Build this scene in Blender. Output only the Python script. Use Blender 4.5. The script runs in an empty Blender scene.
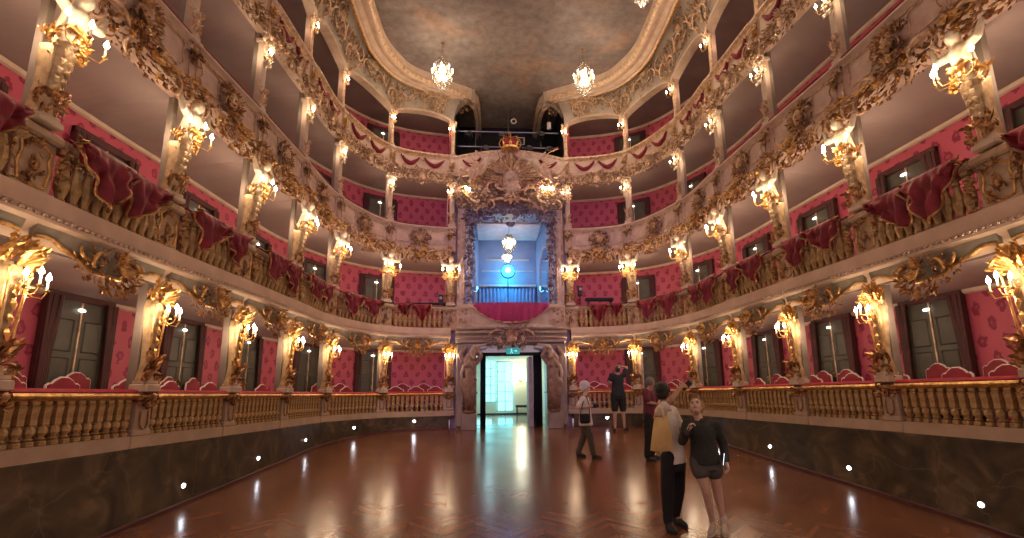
import bpy, math, random
from mathutils import Vector, Matrix
SC = bpy.context.scene
C = SC.collection
PI = math.pi
V = Vector
CAMZ = 2.05
# ------------------------------------------------------------------ mesh builder
class MB:
    def __init__(s): s.v = []; s.f = []; s.uv = None
    def add(s, vs, fs, M=None):
        b = len(s.v)
        s.v += [tuple(M @ V(p)) for p in vs] if M is not None else [tuple(p) for p in vs]
        s.f += [tuple(b + i for i in f) for f in fs]
    def join(s, o, M=None): s.add(o.v, o.f, M); return s
    def box(s, c, d, M=None, ch=0.0):
        x, y, z = d[0]/2, d[1]/2, d[2]/2
        if ch <= 0:
            vs = [(c[0]+a*x, c[1]+b*y, c[2]+e*z) for a in (-1, 1) for b in (-1, 1) for e in (-1, 1)]
            fs = [(0,1,3,2),(4,6,7,5),(0,4,5,1),(2,3,7,6),(0,2,6,4),(1,5,7,3)]
            return s.add(vs, fs, M)
        ch = min(ch, x*.9, y*.9, z*.9); vs = []; idx = {}
        for a in (-1, 1):
            for b in (-1, 1):
                for e in (-1, 1):
                    for k in range(3):
                        q = [x, y, z]
                        for j in range(3):
                            if j != k: q[j] -= ch
                        idx[(a, b, e, k)] = len(vs); vs.append((c[0]+a*q[0], c[1]+b*q[1], c[2]+e*q[2]))
        I = lambda a, b, e, k: idx[(a, b, e, k)]
        fs = []
        for a in (-1, 1):
            fs.append([I(a,-1,-1,0), I(a,1,-1,0), I(a,1,1,0), I(a,-1,1,0)])
            fs.append([I(-1,a,-1,1), I(1,a,-1,1), I(1,a,1,1), I(-1,a,1,1)])
            fs.append([I(-1,-1,a,2), I(1,-1,a,2), I(1,1,a,2), I(-1,1,a,2)])
            for b in (-1, 1):
                fs.append([I(a,b,-1,0), I(a,b,1,0), I(a,b,1,1), I(a,b,-1,1)])
                fs.append([I(a,-1,b,0), I(a,1,b,0), I(a,1,b,2), I(a,-1,b,2)])
                fs.append([I(-1,a,b,1), I(1,a,b,1), I(1,a,b,2), I(-1,a,b,2)])
                for e in (-1, 1): fs.append([I(a,b,e,0), I(a,b,e,1), I(a,b,e,2)])
        s.add(vs, fs, M)
    def tube(s, path, r, n=8, M=None, flat=1.0, cap=True):
        P = [V(p) for p in path]; m = len(P)
        R = r if isinstance(r, (list, tuple)) else [r]*m
        T = [(P[min(i+1, m-1)] - P[max(i-1, 0)]) for i in range(m)]
        T = [t.normalized() if t.length > 1e-9 else V((0, 0, 1)) for t in T]
        up = V((0, 0, 1)) if abs(T[0].z) < .9 else V((0, 1, 0))
        nr = (up - T[0]*up.dot(T[0])).normalized(); vs = []; fs = []
        for i in range(m):
            nr = (nr - T[i]*nr.dot(T[i])).normalized(); bi = T[i].cross(nr)
            for k in range(n):
                a = 2*PI*k/n
                vs.append(P[i] + (nr*math.cos(a)*flat + bi*math.sin(a))*R[i])
        for i in range(m-1):
            for k in range(n):
                k2 = (k+1) % n
                fs.append((i*n+k, i*n+k2, (i+1)*n+k2, (i+1)*n+k))
        if cap: fs.append(tuple(range(n))[::-1]); fs.append(tuple((m-1)*n+k for k in range(n)))
        s.add(vs, fs, M)
    def lathe(s, prof, n=12, M=None, sx=1, sy=1, ph=0):
        vs = []; fs = []
        for r, z in prof:
            for k in range(n):
                a = 2*PI*k/n + ph; vs.append((r*math.cos(a)*sx, r*math.sin(a)*sy, z))
        m = len(prof)
        for i in range(m-1):
            for k in range(n):
                k2 = (k+1) % n; fs.append((i*n+k, i*n+k2, (i+1)*n+k2, (i+1)*n+k))
        fs.append(tuple(range(n))[::-1]); fs.append(tuple((m-1)*n+k for k in range(n)))
        s.add(vs, fs, M)
    def ball(s, c, r, n=10, M=None):
        r = (r, r, r) if not isinstance(r, (tuple, list)) else r
        m = max(4, n//2); vs = [(c[0], c[1], c[2]-r[2])]; fs = []
        for i in range(1, m):
            t = PI*i/m
            for k in range(n):
                a = 2*PI*k/n; vs.append((c[0]+r[0]*math.sin(t)*math.cos(a), c[1]+r[1]*math.sin(t)*math.sin(a), c[2]-r[2]*math.cos(t)))
        vs.append((c[0], c[1], c[2]+r[2])); top = len(vs)-1
        for k in range(n):
            k2 = (k+1) % n; fs.append((0, 1+k2, 1+k)); fs.append((top, top-n+k, top-n+k2))
        for i in range(m-2):
            for k in range(n):
                k2 = (k+1) % n; a = 1+i*n; fs.append((a+k, a+k2, a+n+k2, a+n+k))
        s.add(vs, fs, M)
    def capsule(s, a, b, ra, rb, n=12):
        a = V(a); b = V(b); d = b-a; L = d.length or 1e-6; d /= L
        pts = []; rr = []
        for t in (-.98, -.8, -.45, 0): pts.append(a + d*ra*t); rr.append(ra*math.sqrt(1-t*t))
        for t in (0, .45, .8, .98): pts.append(b + d*rb*t); rr.append(rb*math.sqrt(1-t*t))
        s.tube(pts, rr, n)
    def limb(s, pts, rr, n=12):
        for i in range(len(pts)-1): s.capsule(pts[i], pts[i+1], rr[i], rr[i+1], n)
    def leaf(s, M, L, W, curl=1.2, t=.3, n=6, lobe=.25):
        # grows along +z, curls towards +y; closed diamond section
        vs = []; fs = []; y = z = 0.0; a = 0.0
        for i in range(n+1):
            f = i/n
            w = W*.5*max(.04, math.sin(PI*min(1, f*.92+.08)**.75))*(1+lobe*math.cos(PI*2*f*2.5))
            nz, ny = math.cos(a), math.sin(a)
            th = w*t+.002
            vs += [(-w, y+ny*0, z), (0, y+th*nz*1.3, z-th*ny*1.3), (w, y, z), (0, y-th*nz*.5, z+th*ny*.5)]
            st = L/n; y += st*ny; z += st*nz; a += curl/n*(.4+1.2*f)
        for i in range(n):
            for k in range(4):
                k2 = (k+1) % 4; fs.append((i*4+k, i*4+k2, i*4+4+k2, i*4+4+k))
        fs.append((3, 2, 1, 0)); fs.append(tuple(n*4+k for k in range(4)))
        s.add(vs, fs, M)
    def scroll(s, M, R, r, turns=1.0, n=26, side=1):
        # C-scroll in the local xz plane: a flowing back whose two ends wind in
        pts = []; rr = []; x = z = 0.0; a = -.9; L = 4.6*R/n
        for i in range(n):
            f = i/(n-1); e = abs(2*f-1)
            pts.append((x, r*.9*(1-e*e), z)); rr.append(r*(.5+.75*math.sin(PI*min(1, f*.98+.02))+(.35 if e > .93 else 0)))
            a += L*(.45 + (3.6 if f > .5 else 2.4)*e**3.2)/R; x += side*L*math.sin(a)*1.0; z += L*math.cos(a)
        cx = sum(p[0] for p in pts)/n; cz = sum(p[2] for p in pts)/n
        s.tube([(px-cx, py, pz-cz) for px, py, pz in pts], rr, 6, M)
    def build(s, name, mat, parent=None, smooth=False, rel=True, uv=None):
        vs = s.v
        if parent is not None and rel:
            l = parent.location; vs = [(a-l.x, b-l.y, c-l.z) for a, b, c in vs]
        me = bpy.data.meshes.new(name); me.from_pydata(vs, [], s.f)
        if s.uv:
            L = me.uv_layers.new(name='uv')
            for lp in me.loops: L.data[lp.index].uv = s.uv[lp.vertex_index]
        me.materials.append(MAT[mat] if isinstance(mat, str) else mat)
        if smooth: me.shade_smooth()
        o = bpy.data.objects.new(name, me); C.objects.link(o)
        if parent is not None: o.parent = parent
        return o
def thing(name, label, cat, loc=(0, 0, 0), rz=0, group=None):
    o = bpy.data.objects.new(name, None); C.objects.link(o); o.empty_display_size = .1
    o.location = loc; o.rotation_euler = (0, 0, rz)
    return tag(o, label, cat, group)
def tag(o, label, cat, group=None):
    o['label'] = label; o['category'] = cat
    if group: o['group'] = group
    return o
def struct(o): o['kind'] = 'structure'; return o
def dup(o, loc=None, rz=None, label=None, group=None, parent=None):
    c = o.copy(); C.objects.link(c)
    if parent is not None: c.parent = parent
    if loc is not None: c.location = loc
    if rz is not None: c.rotation_euler = (0, 0, rz)
    if label: c['label'] = label
    if group: c['group'] = group
    for ch in list(o.children): dup(ch, parent=c)
    return c
class Proto:
    """first use moves the source itself, later uses copy it"""
    def __init__(s, root): s.root = root; s.used = False
    def put(s, loc, rz, label, group=None, sc=1.0):
        o = s.root if not s.used else dup(s.root)
        s.used = True; o.location = loc; o.rotation_euler = (0, 0, rz); o.scale = (sc, sc, sc); o['label'] = label
        if group: o['group'] = group
        return o
def kid(name, mb, mat, root, smooth=False): return mb.build(name, mat, root, smooth, rel=False)
def remesh(name, mb, mat, parent, voxel, it=4, fac=.5, rel=True):
    o = mb.build(name, mat, parent, True, rel)
    a = o.modifiers.new('r', 'REMESH'); a.mode = 'VOXEL'; a.voxel_size = voxel; a.use_smooth_shade = True
    if it:
        b = o.modifiers.new('s', 'SMOOTH'); b.factor = fac; b.iterations = it
    dg = bpy.context.evaluated_depsgraph_get()
    me = bpy.data.meshes.new_from_object(o.evaluated_get(dg)); old = o.data
    o.modifiers.clear(); o.data = me; me.name = name; me.shade_smooth()
    bpy.data.meshes.remove(old)
    return o
# ------------------------------------------------------------------ materials
MAT = {}
def nodes(name):
    m = bpy.data.materials.new(name); m.use_nodes = True; MAT[name] = m
    nt = m.node_tree; return m, nt, nt.nodes, nt.links, nt.nodes['Principled BSDF']
def col(c): return (c[0], c[1], c[2], 1)
def mat(name, c1, c2=None, scale=6, rough=.5, metal=0, bump=0, lo=.35, hi=.65, detail=4, bscale=None, sheen=0, spec=None, coat=0):
    m, nt, N, L, B = nodes(name)
    B.inputs['Base Color'].default_value = col(c1); B.inputs['Roughness'].default_value = rough; B.inputs['Metallic'].default_value = metal
    if sheen: B.inputs['Sheen Weight'].default_value = sheen; B.inputs['Sheen Roughness'].default_value = .4; B.inputs['Sheen Tint'].default_value = col([min(1, x*3) for x in c1])
    if spec is not None: B.inputs['Specular IOR Level'].default_value = spec
    if coat: B.inputs['Coat Weight'].default_value = coat; B.inputs['Coat Roughness'].default_value = .15
    tc = N.new('ShaderNodeTexCoord')
    if c2:
        n = N.new('ShaderNodeTexNoise'); n.inputs['Scale'].default_value = scale; n.inputs['Detail'].default_value = detail
        r = N.new('ShaderNodeValToRGB'); r.color_ramp.elements[0].position = lo; r.color_ramp.elements[1].position = hi
        r.color_ramp.elements[0].color = col(c1); r.color_ramp.elements[1].color = col(c2)
        L.new(tc.outputs['Object'], n.inputs['Vector']); L.new(n.outputs['Fac'], r.inputs['Fac']); L.new(r.outputs['Color'], B.inputs['Base Color'])
    if bump:
        n2 = N.new('ShaderNodeTexNoise'); n2.inputs['Scale'].default_value = bscale or scale*4; n2.inputs['Detail'].default_value = 5
        b = N.new('ShaderNodeBump'); b.inputs['Strength'].default_value = bump; b.inputs['Distance'].default_value = .03
        L.new(tc.outputs['Object'], n2.inputs['Vector']); L.new(n2.outputs['Fac'], b.inputs['Height']); L.new(b.outputs['Normal'], B.inputs['Normal'])
    return m
def emit(name, c, st, sample=True):
    m, nt, N, L, B = nodes(name)
    B.inputs['Base Color'].default_value = col(c); B.inputs['Emission Color'].default_value = col(c); B.inputs['Emission Strength'].default_value = st
    if not sample: m.cycles.emission_sampling = 'NONE'
    return m
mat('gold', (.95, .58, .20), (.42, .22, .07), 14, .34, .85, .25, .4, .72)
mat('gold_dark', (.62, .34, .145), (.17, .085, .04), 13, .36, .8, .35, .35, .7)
mat('gold_pale', (.86, .60, .40), (.46, .29, .17), 10, .45, .35, .3, .4, .7)
mat('gilt_wood', (.62, .42, .18), (.30, .18, .075), 12, .5, .35, .2, .38, .7)
mat('mantle', (.52, .27, .21), (.24, .11, .085), 8, .5, .1, .35, .38, .65)
mat('crest_wall', (.34, .225, .19), (.25, .16, .135), 5, .5)
mat('atlas_stucco', (.46, .31, .23), (.26, .155, .11), 6, .45, .1, .3, .38, .65)
mat('shaft_gilt', (.68, .49, .28), (.36, .23, .11), 9, .42, .3, .15, .4, .7)
mat('chair_red', (.33, .014, .035), (.25, .010, .026), 8, .65, sheen=.25)
mat('gold_rust', (.62, .40, .24), (.24, .135, .075), 11, .45, .5, .3, .35, .7)
mat('rose_gold', (.78, .52, .36), (.40, .23, .15), 9, .48, .3, .3, .38, .7)
mat('cream', (.70, .55, .42), (.58, .42, .30), 5, .5, 0, .05)
mat('aged_cream', (.64, .46, .30), (.44, .30, .18), 7, .5, 0, .05)
mat('white_gilt', (.95, .84, .66), (.86, .62, .32), 9, .38, .15, .1, .45, .75)
mat('parapet', (.76, .54, .43), (.58, .40, .315), 4, .55, 0, .04)
mat('parapet_pale', (.80, .60, .46), (.66, .48, .36), 4, .5, 0, .04)
mat('entablature', (.80, .58, .41), (.68, .485, .335), 3, .6, 0, .05)
mat('stone_strip', (.58, .43, .30), (.48, .35, .24), 3, .6, 0, .05)
mat('pier_grey', (.30, .245, .205), (.24, .195, .16), 4, .55)
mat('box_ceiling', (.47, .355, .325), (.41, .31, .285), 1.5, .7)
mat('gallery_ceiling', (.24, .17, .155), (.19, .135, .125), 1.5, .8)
mat('fascia_green', (.27, .235, .17), (.36, .30, .22), 6, .45)
mat('velvet', (.27, .010, .026), (.16, .005, .015), 8, .55, 0, .1, sheen=.15)
mat('velvet_bright', (.46, .02, .05), (.34, .012, .035), 8, .65, sheen=.4)
mat('swag_red', (.28, .012, .03), (.2, .008, .02), 12, .6, sheen=.3)
mat('royal_cloth', (.50, .03, .16), (.36, .02, .12), 20, .55, 0, .15, sheen=.5)
mat('chair_white', (.78, .66, .62), None, rough=.4)
mat('door_grey', (.085, .075, .055), (.062, .056, .042), 5, .5)
mat('door_red', (.10, .022, .022), (.06, .016, .016), 6, .6)
mat('dark', (.012, .012, .014), None, rough=.5)
mat('black_cloth', (.009, .009, .011), (.016, .015, .018), 6, .85)
mat('candle_wax', (.92, .85, .72), None, rough=.4)
mat('statue_brown', (.36, .22, .145), (.20, .115, .075), 7, .45, .15, .25)
mat('statue_pale', (.70, .50, .40), (.30, .18, .125), 8, .45, .15, .35, .38, .62)
mat('pier_marble', (.25, .185, .15), (.36, .275, .22), 3.5, .35, 0, 0, .35, .7, 8)
mat('blue_lit_gold', (.34, .27, .36), (.13, .10, .16), 12, .4, .5, .3)  # violet tone puts the blue lamp's light into the gilt's colour
mat('mauve_frame', (.62, .50, .50), (.5, .39, .40), 5, .5)
mat('foyer_white', (.82, .82, .74), None, rough=.6)
mat('steel', (.35, .35, .37), None, rough=.35, metal=.9)
mat('crystal', (.95, .93, .9), None, rough=.08, spec=.8)
MAT['crystal'].node_tree.nodes['Principled BSDF'].inputs['Transmission Weight'].default_value = .75
mat('mirror', (.68, .72, .8), None, rough=.12, metal=1.0)
mat('boudoir_wall', (.34, .34, .38), (.28, .28, .33), 3, .5)
mat('boudoir_curtain', (.30, .32, .40), (.24, .26, .34), 5, .6)
mat('crown_red', (.42, .03, .05), None, rough=.5)
emit('flame', (1.0, .84, .58), 42, False)
emit('bulb', (1.0, .88, .68), 16, False)
emit('led_lens', (.88, .92, 1.0), 32)
emit('door_oval_emit', (1.0, .93, .85), 4, False)
emit('blue_led', (.03, .48, 1.0), 5)
emit('blue_core', (.6, .95, 1.0), 14, False)
emit('window_glow', (.25, .88, 1.0), 2.1)
emit('foyer_lamp_glow', (1, .92, .6), 12, False)
emit('exit_glow', (.03, .30, .32), .9, False)
emit('exit_white', (.5, .95, .95), 1.0, False)
emit('phone_glow', (.85, .9, 1), 2.5, False)
# damask
def damask():
    m, nt, N, L, B = nodes('damask'); B.inputs['Roughness'].default_value = .55; B.inputs['Specular IOR Level'].default_value = .35
    uv = N.new('ShaderNodeUVMap'); uv.uv_map = 'uv'
    mp = N.new('ShaderNodeMapping'); mp.inputs['Scale'].default_value = (3.3, 3.3, 1); mp.inputs['Rotation'].default_value = (0, 0, PI/4)
    mp2 = N.new('ShaderNodeMapping'); mp2.inputs['Scale'].default_value = (1, .75, 1)
    nz = N.new('ShaderNodeTexNoise'); nz.inputs['Scale'].default_value = 11; nz.inputs['Detail'].default_value = 2
    vo = N.new('ShaderNodeTexVoronoi'); vo.voronoi_dimensions = '2D'; vo.inputs['Scale'].default_value = 1.15; vo.inputs['Randomness'].default_value = 0
    ad = N.new('ShaderNodeMath'); ad.operation = 'MULTIPLY_ADD'; ad.inputs[1].default_value = .55
    r = N.new('ShaderNodeValToRGB'); e = r.color_ramp.elements
    e[0].position = .50; e[0].color = (.29, .026, .065, 1); e[1].position = .56; e[1].color = (.58, .105, .165, 1)
    x = e.new(.36); x.color = (.48, .068, .115, 1); x = e.new(.40); x.color = (.29, .026, .065, 1)
    L.new(uv.outputs['UV'], mp2.inputs['Vector']); L.new(mp2.outputs['Vector'], mp.inputs['Vector']); L.new(mp.outputs['Vector'], vo.inputs['Vector'])
    L.new(uv.outputs['UV'], nz.inputs['Vector']); L.new(nz.outputs['Fac'], ad.inputs[0]); L.new(vo.outputs['Distance'], ad.inputs[2])
    L.new(ad.outputs[0], r.inputs['Fac']); L.new(r.outputs['Color'], B.inputs['Base Color'])
damask()
def parquet():
    m, nt, N, L, B = nodes('parquet')
    tc = N.new('ShaderNodeTexCoord'); sp = N.new('ShaderNodeSeparateXYZ'); L.new(tc.outputs['Object'], sp.inputs[0])
    def mth(op, a, b=None):
        n = N.new('ShaderNodeMath'); n.operation = op
        for i, q in enumerate((a, b)):
            if q is None: continue
            if isinstance(q, (int, float)): n.inputs[i].default_value = q
            else: L.new(q, n.inputs[i])
        return n.outputs[0]
    W = .42
    pp = mth('PINGPONG', sp.outputs['X'], W)
    v = mth('DIVIDE', mth('ADD', sp.outputs['Y'], pp), .105)
    cell = mth('FLOOR', mth('DIVIDE', sp.outputs['X'], W)); row = mth('FLOOR', v)
    cb = N.new('ShaderNodeCombineXYZ'); L.new(cell, cb.inputs[0]); L.new(row, cb.inputs[1])
    wn = N.new('ShaderNodeTexWhiteNoise'); wn.noise_dimensions = '2D'; L.new(cb.outputs[0], wn.inputs['Vector'])
    r = N.new('ShaderNodeValToRGB'); r.color_ramp.elements[0].color = (.115, .038, .015, 1); r.color_ramp.elements[1].color = (.25, .092, .037, 1)
    nz = N.new('ShaderNodeTexNoise'); nz.inputs['Scale'].default_value = 1.2; nz.inputs['Detail'].default_value = 6
    L.new(tc.outputs['Object'], nz.inputs['Vector'])
    mx = N.new('ShaderNodeMath'); mx.operation = 'MULTIPLY_ADD'; mx.inputs[1].default_value = .65
    L.new(wn.outputs['Value'], mx.inputs[0]); L.new(mth('MULTIPLY', mth('SUBTRACT', nz.outputs['Fac'], .3), .8), mx.inputs[2])
    L.new(mx.outputs[0], r.inputs['Fac'])
    fr = mth('FRACT', v); edge = mth('GREATER_THAN', mth('ABSOLUTE', mth('SUBTRACT', fr, .5)), .455)
    e2 = mth('LESS_THAN', mth('ABSOLUTE', mth('SUBTRACT', mth('FRACT', mth('DIVIDE', sp.outputs['X'], W)), .5)), 0.49)
    e3 = mth('MAXIMUM', edge, mth('SUBTRACT', 1.0, e2))
    mix = N.new('ShaderNodeMixRGB'); mix.inputs[2].default_value = (.06, .02, .009, 1); L.new(r.outputs[0], mix.inputs[1]); L.new(mth('MULTIPLY', e3, .7), mix.inputs[0])
    L.new(mix.outputs[0], B.inputs['Base Color'])
    B.inputs['Specular IOR Level'].default_value = .55
    rr = mth('MULTIPLY_ADD', nz.outputs['Fac'], .16); rr.node.inputs[2].default_value = .14
    L.new(rr, B.inputs['Roughness'])
    b = N.new('ShaderNodeBump'); b.inputs['Strength'].default_value = .12; b.inputs['Distance'].default_value = .01
    h = mth('ADD', mth('MULTIPLY', wn.outputs['Value'], .6), mth('MULTIPLY', nz.outputs['Fac'], 1.0)); L.new(h, b.inputs['Height']); L.new(b.outputs[0], B.inputs['Normal'])
parquet()
def marble():
    m, nt, N, L, B = nodes('plinth_marble'); B.inputs['Roughness'].default_value = .3
    tc = N.new('ShaderNodeTexCoord')
    nz = N.new('ShaderNodeTexNoise'); nz.inputs['Scale'].default_value = 1.9; nz.inputs['Detail'].default_value = 11; nz.inputs['Distortion'].default_value = 1.2
    r = N.new('ShaderNodeValToRGB'); e = r.color_ramp.elements
    e[0].position = .3; e[0].color = (.030, .023, .013, 1); e[1].position = .72; e[1].color = (.20, .135, .07, 1); x = e.new(.52); x.color = (.085, .060, .032, 1)
    vo = N.new('ShaderNodeTexVoronoi'); vo.feature = 'DISTANCE_TO_EDGE'; vo.inputs['Scale'].default_value = 1.3
    mixv = N.new('ShaderNodeMixRGB'); mixv.inputs[0].default_value = .3
    vr = N.new('ShaderNodeValToRGB'); vr.color_ramp.elements[0].color = (1, 1, 1, 1); vr.color_ramp.elements[1].position = .014; vr.color_ramp.elements[1].color = (0, 0, 0, 1)
    L.new(tc.outputs['Object'], nz.inputs['Vector']); L.new(tc.outputs['Object'], mixv.inputs[1]); L.new(nz.outputs['Color'], mixv.inputs[2]); L.new(mixv.outputs[0], vo.inputs['Vector'])
    L.new(vo.outputs['Distance'], vr.inputs['Fac']); L.new(nz.outputs['Fac'], r.inputs['Fac'])
    mul = N.new('ShaderNodeMath'); mul.operation = 'MULTIPLY'; mul.inputs[1].default_value = .38; L.new(vr.outputs[0], mul.inputs[0])
    mx = N.new('ShaderNodeMixRGB'); mx.inputs[2].default_value = (.26, .185, .11, 1); L.new(mul.outputs[0], mx.inputs[0]); L.new(r.outputs[0], mx.inputs[1]); L.new(mx.outputs[0], B.inputs['Base Color'])
marble()
def fresco():
    m, nt, N, L, B = nodes('ceiling_fresco'); B.inputs['Roughness'].default_value = .8
    tc = N.new('ShaderNodeTexCoord')
    def nz(s, d, w):
        n = N.new('ShaderNodeTexNoise'); n.inputs['Scale'].default_value = s; n.inputs['Detail'].default_value = d; n.inputs['Distortion'].default_value = w
        L.new(tc.outputs['Object'], n.inputs['Vector']); return n
    a = nz(.42, 6, .5); b = nz(.65, 7, .8); c = nz(5, 8, 0)
    r = N.new('ShaderNodeValToRGB'); e = r.color_ramp.elements
    e[0].position = .3; e[0].color = (.18, .137, .13, 1); e[1].position = .68; e[1].color = (.42, .345, .315, 1); x = e.new(.5); x.color = (.275, .22, .205, 1)
    r2 = N.new('ShaderNodeValToRGB'); r2.color_ramp.elements[0].position = .54; r2.color_ramp.elements[1].position = .66; r2.color_ramp.elements[0].color = (0, 0, 0, 1); r2.color_ramp.elements[1].color = (.5, .5, .5, 1)
    L.new(a.outputs['Fac'], r.inputs['Fac']); L.new(b.outputs['Fac'], r2.inputs['Fac'])
    mx = N.new('ShaderNodeMixRGB'); mx.inputs[2].default_value = (.44, .245, .16, 1); L.new(r2.outputs[0], mx.inputs[0]); L.new(r.outputs[0], mx.inputs[1])
    m2 = N.new('ShaderNodeMixRGB'); m2.blend_type = 'OVERLAY'; m2.inputs[0].default_value = .55; L.new(mx.outputs[0], m2.inputs[1]); L.new(c.outputs['Fac'], m2.inputs[2])
    L.new(m2.outputs[0], B.inputs['Base Color'])
fresco()
def covemat():
    mat('cove_plaster', (.55, .46, .385), (.41, .34, .285), 1.6, .7, 0, .05, .38, .66, 7)
covemat()
#PART2
# ------------------------------------------------------------------ the plan: a bell curve through the column axes
COLS = [(1.904, 15.89), (3.789, 15.235), (4.746, 13.21), (4.914, 11.117), (5.034, 9.109), (5.177, 7.142), (5.237, 5.087), (5.27, 3.0), (5.29, 1.0)]
_cp = [(0.0, 16.0)] + COLS + [(5.3, -1.0)]
def pt(u):
    u = max(0.0, min(7.9999, u)); i = int(u); t = u - i
    a, b, c, d = (_cp[i], _cp[i+1], _cp[i+2], _cp[i+3])
    f = lambda k: .5*(2*b[k] + (-a[k]+c[k])*t + (2*a[k]-5*b[k]+4*c[k]-d[k])*t*t + (-a[k]+3*b[k]-3*c[k]+d[k])*t**3)
    g = lambda k: .5*((-a[k]+c[k]) + 2*(2*a[k]-5*b[k]+4*c[k]-d[k])*t + 3*(-a[k]+3*b[k]-3*c[k]+d[k])*t*t)
    tx, ty = g(0), g(1); l = math.hypot(tx, ty)
    return f(0), f(1), tx/l, ty/l
def W(u, sg, off, z):
    x, y, tx, ty = pt(u)
    return (sg*(x + ty*off), y - tx*off, z)
def frame(u, sg, off=0):
    """point on the front and the turn that brings local +y to face the hall"""
    x, y, tx, ty = pt(u); nx, ny = ty*sg, -tx
    return (sg*(x + ty*off), y - tx*off), math.atan2(-nx, ny)
def FM(u, sg, off, z):
    (x, y), rz = frame(u, sg, off)
    return Matrix.Translation((x, y, z)) @ Matrix.Rotation(rz, 4, 'Z')
def floor_z(y): return .01 + .066*y
def sweep(mb, prof, u0, u1, n, sg, closed=True, uvs=None):
    """profile of (off, z) pairs (z may be a function of u) carried along the front"""
    m = len(prof); b = len(mb.v); L = 0; last = None
    if uvs is not None and mb.uv is None: mb.uv = []
    for i in range(n+1):
        u = u0 + (u1-u0)*i/n
        p0 = W(u, sg, prof[0][0], 0)
        if last: L += math.hypot(p0[0]-last[0], p0[1]-last[1])
        last = p0
        for off, z in prof:
            zz = z(u) if callable(z) else z
            o2 = off(u) if callable(off) else off
            mb.v.append(W(u, sg, o2, zz))
            if uvs is not None: mb.uv.append((L + 3.3*sg, zz))
    for i in range(n):
        for k in range(m if closed else m-1):
            k2 = (k+1) % m; mb.f.append((b+i*m+k, b+i*m+k2, b+(i+1)*m+k2, b+(i+1)*m+k))
    if closed: mb.f.append(tuple(b+k for k in range(m))); mb.f.append(tuple(b+n*m+k for k in range(m))[::-1])
    return mb
def rect(o0, o1, z0, z1): return [(o0, z0), (o1, z0), (o1, z1), (o0, z1)]
def front_tube(mb, pts, r, n=6, sg=1, flat=1):
    """tube through (u, off, z) points"""
    mb.tube([W(u, sg, o, z) for u, o, z in pts], r, n, None, flat)
SIDE = {-1: 'left', 1: 'right'}
SG = (-1, 1)
ORD = ['first', 'second', 'third', 'fourth', 'fifth', 'sixth', 'seventh', 'eighth']
TIER = ['ground-floor', 'first-balcony', 'second-balcony', 'top-gallery']
RAIL = [2.14, 4.80, 7.42, 9.91]
D = 1.5
frac = lambda u: u - math.floor(u)
arch = lambda u, p=.6: max(0, math.sin(PI*frac(u)))**p
# tops and bottoms of the boxes (floor level, ceiling at the wall, ceiling at the front)
BOX = [(1.38, 3.54, 3.60), (3.90, 6.24, 6.40), (6.62, 8.96, 9.06), (9.26, 11.46, 11.42)]
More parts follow.
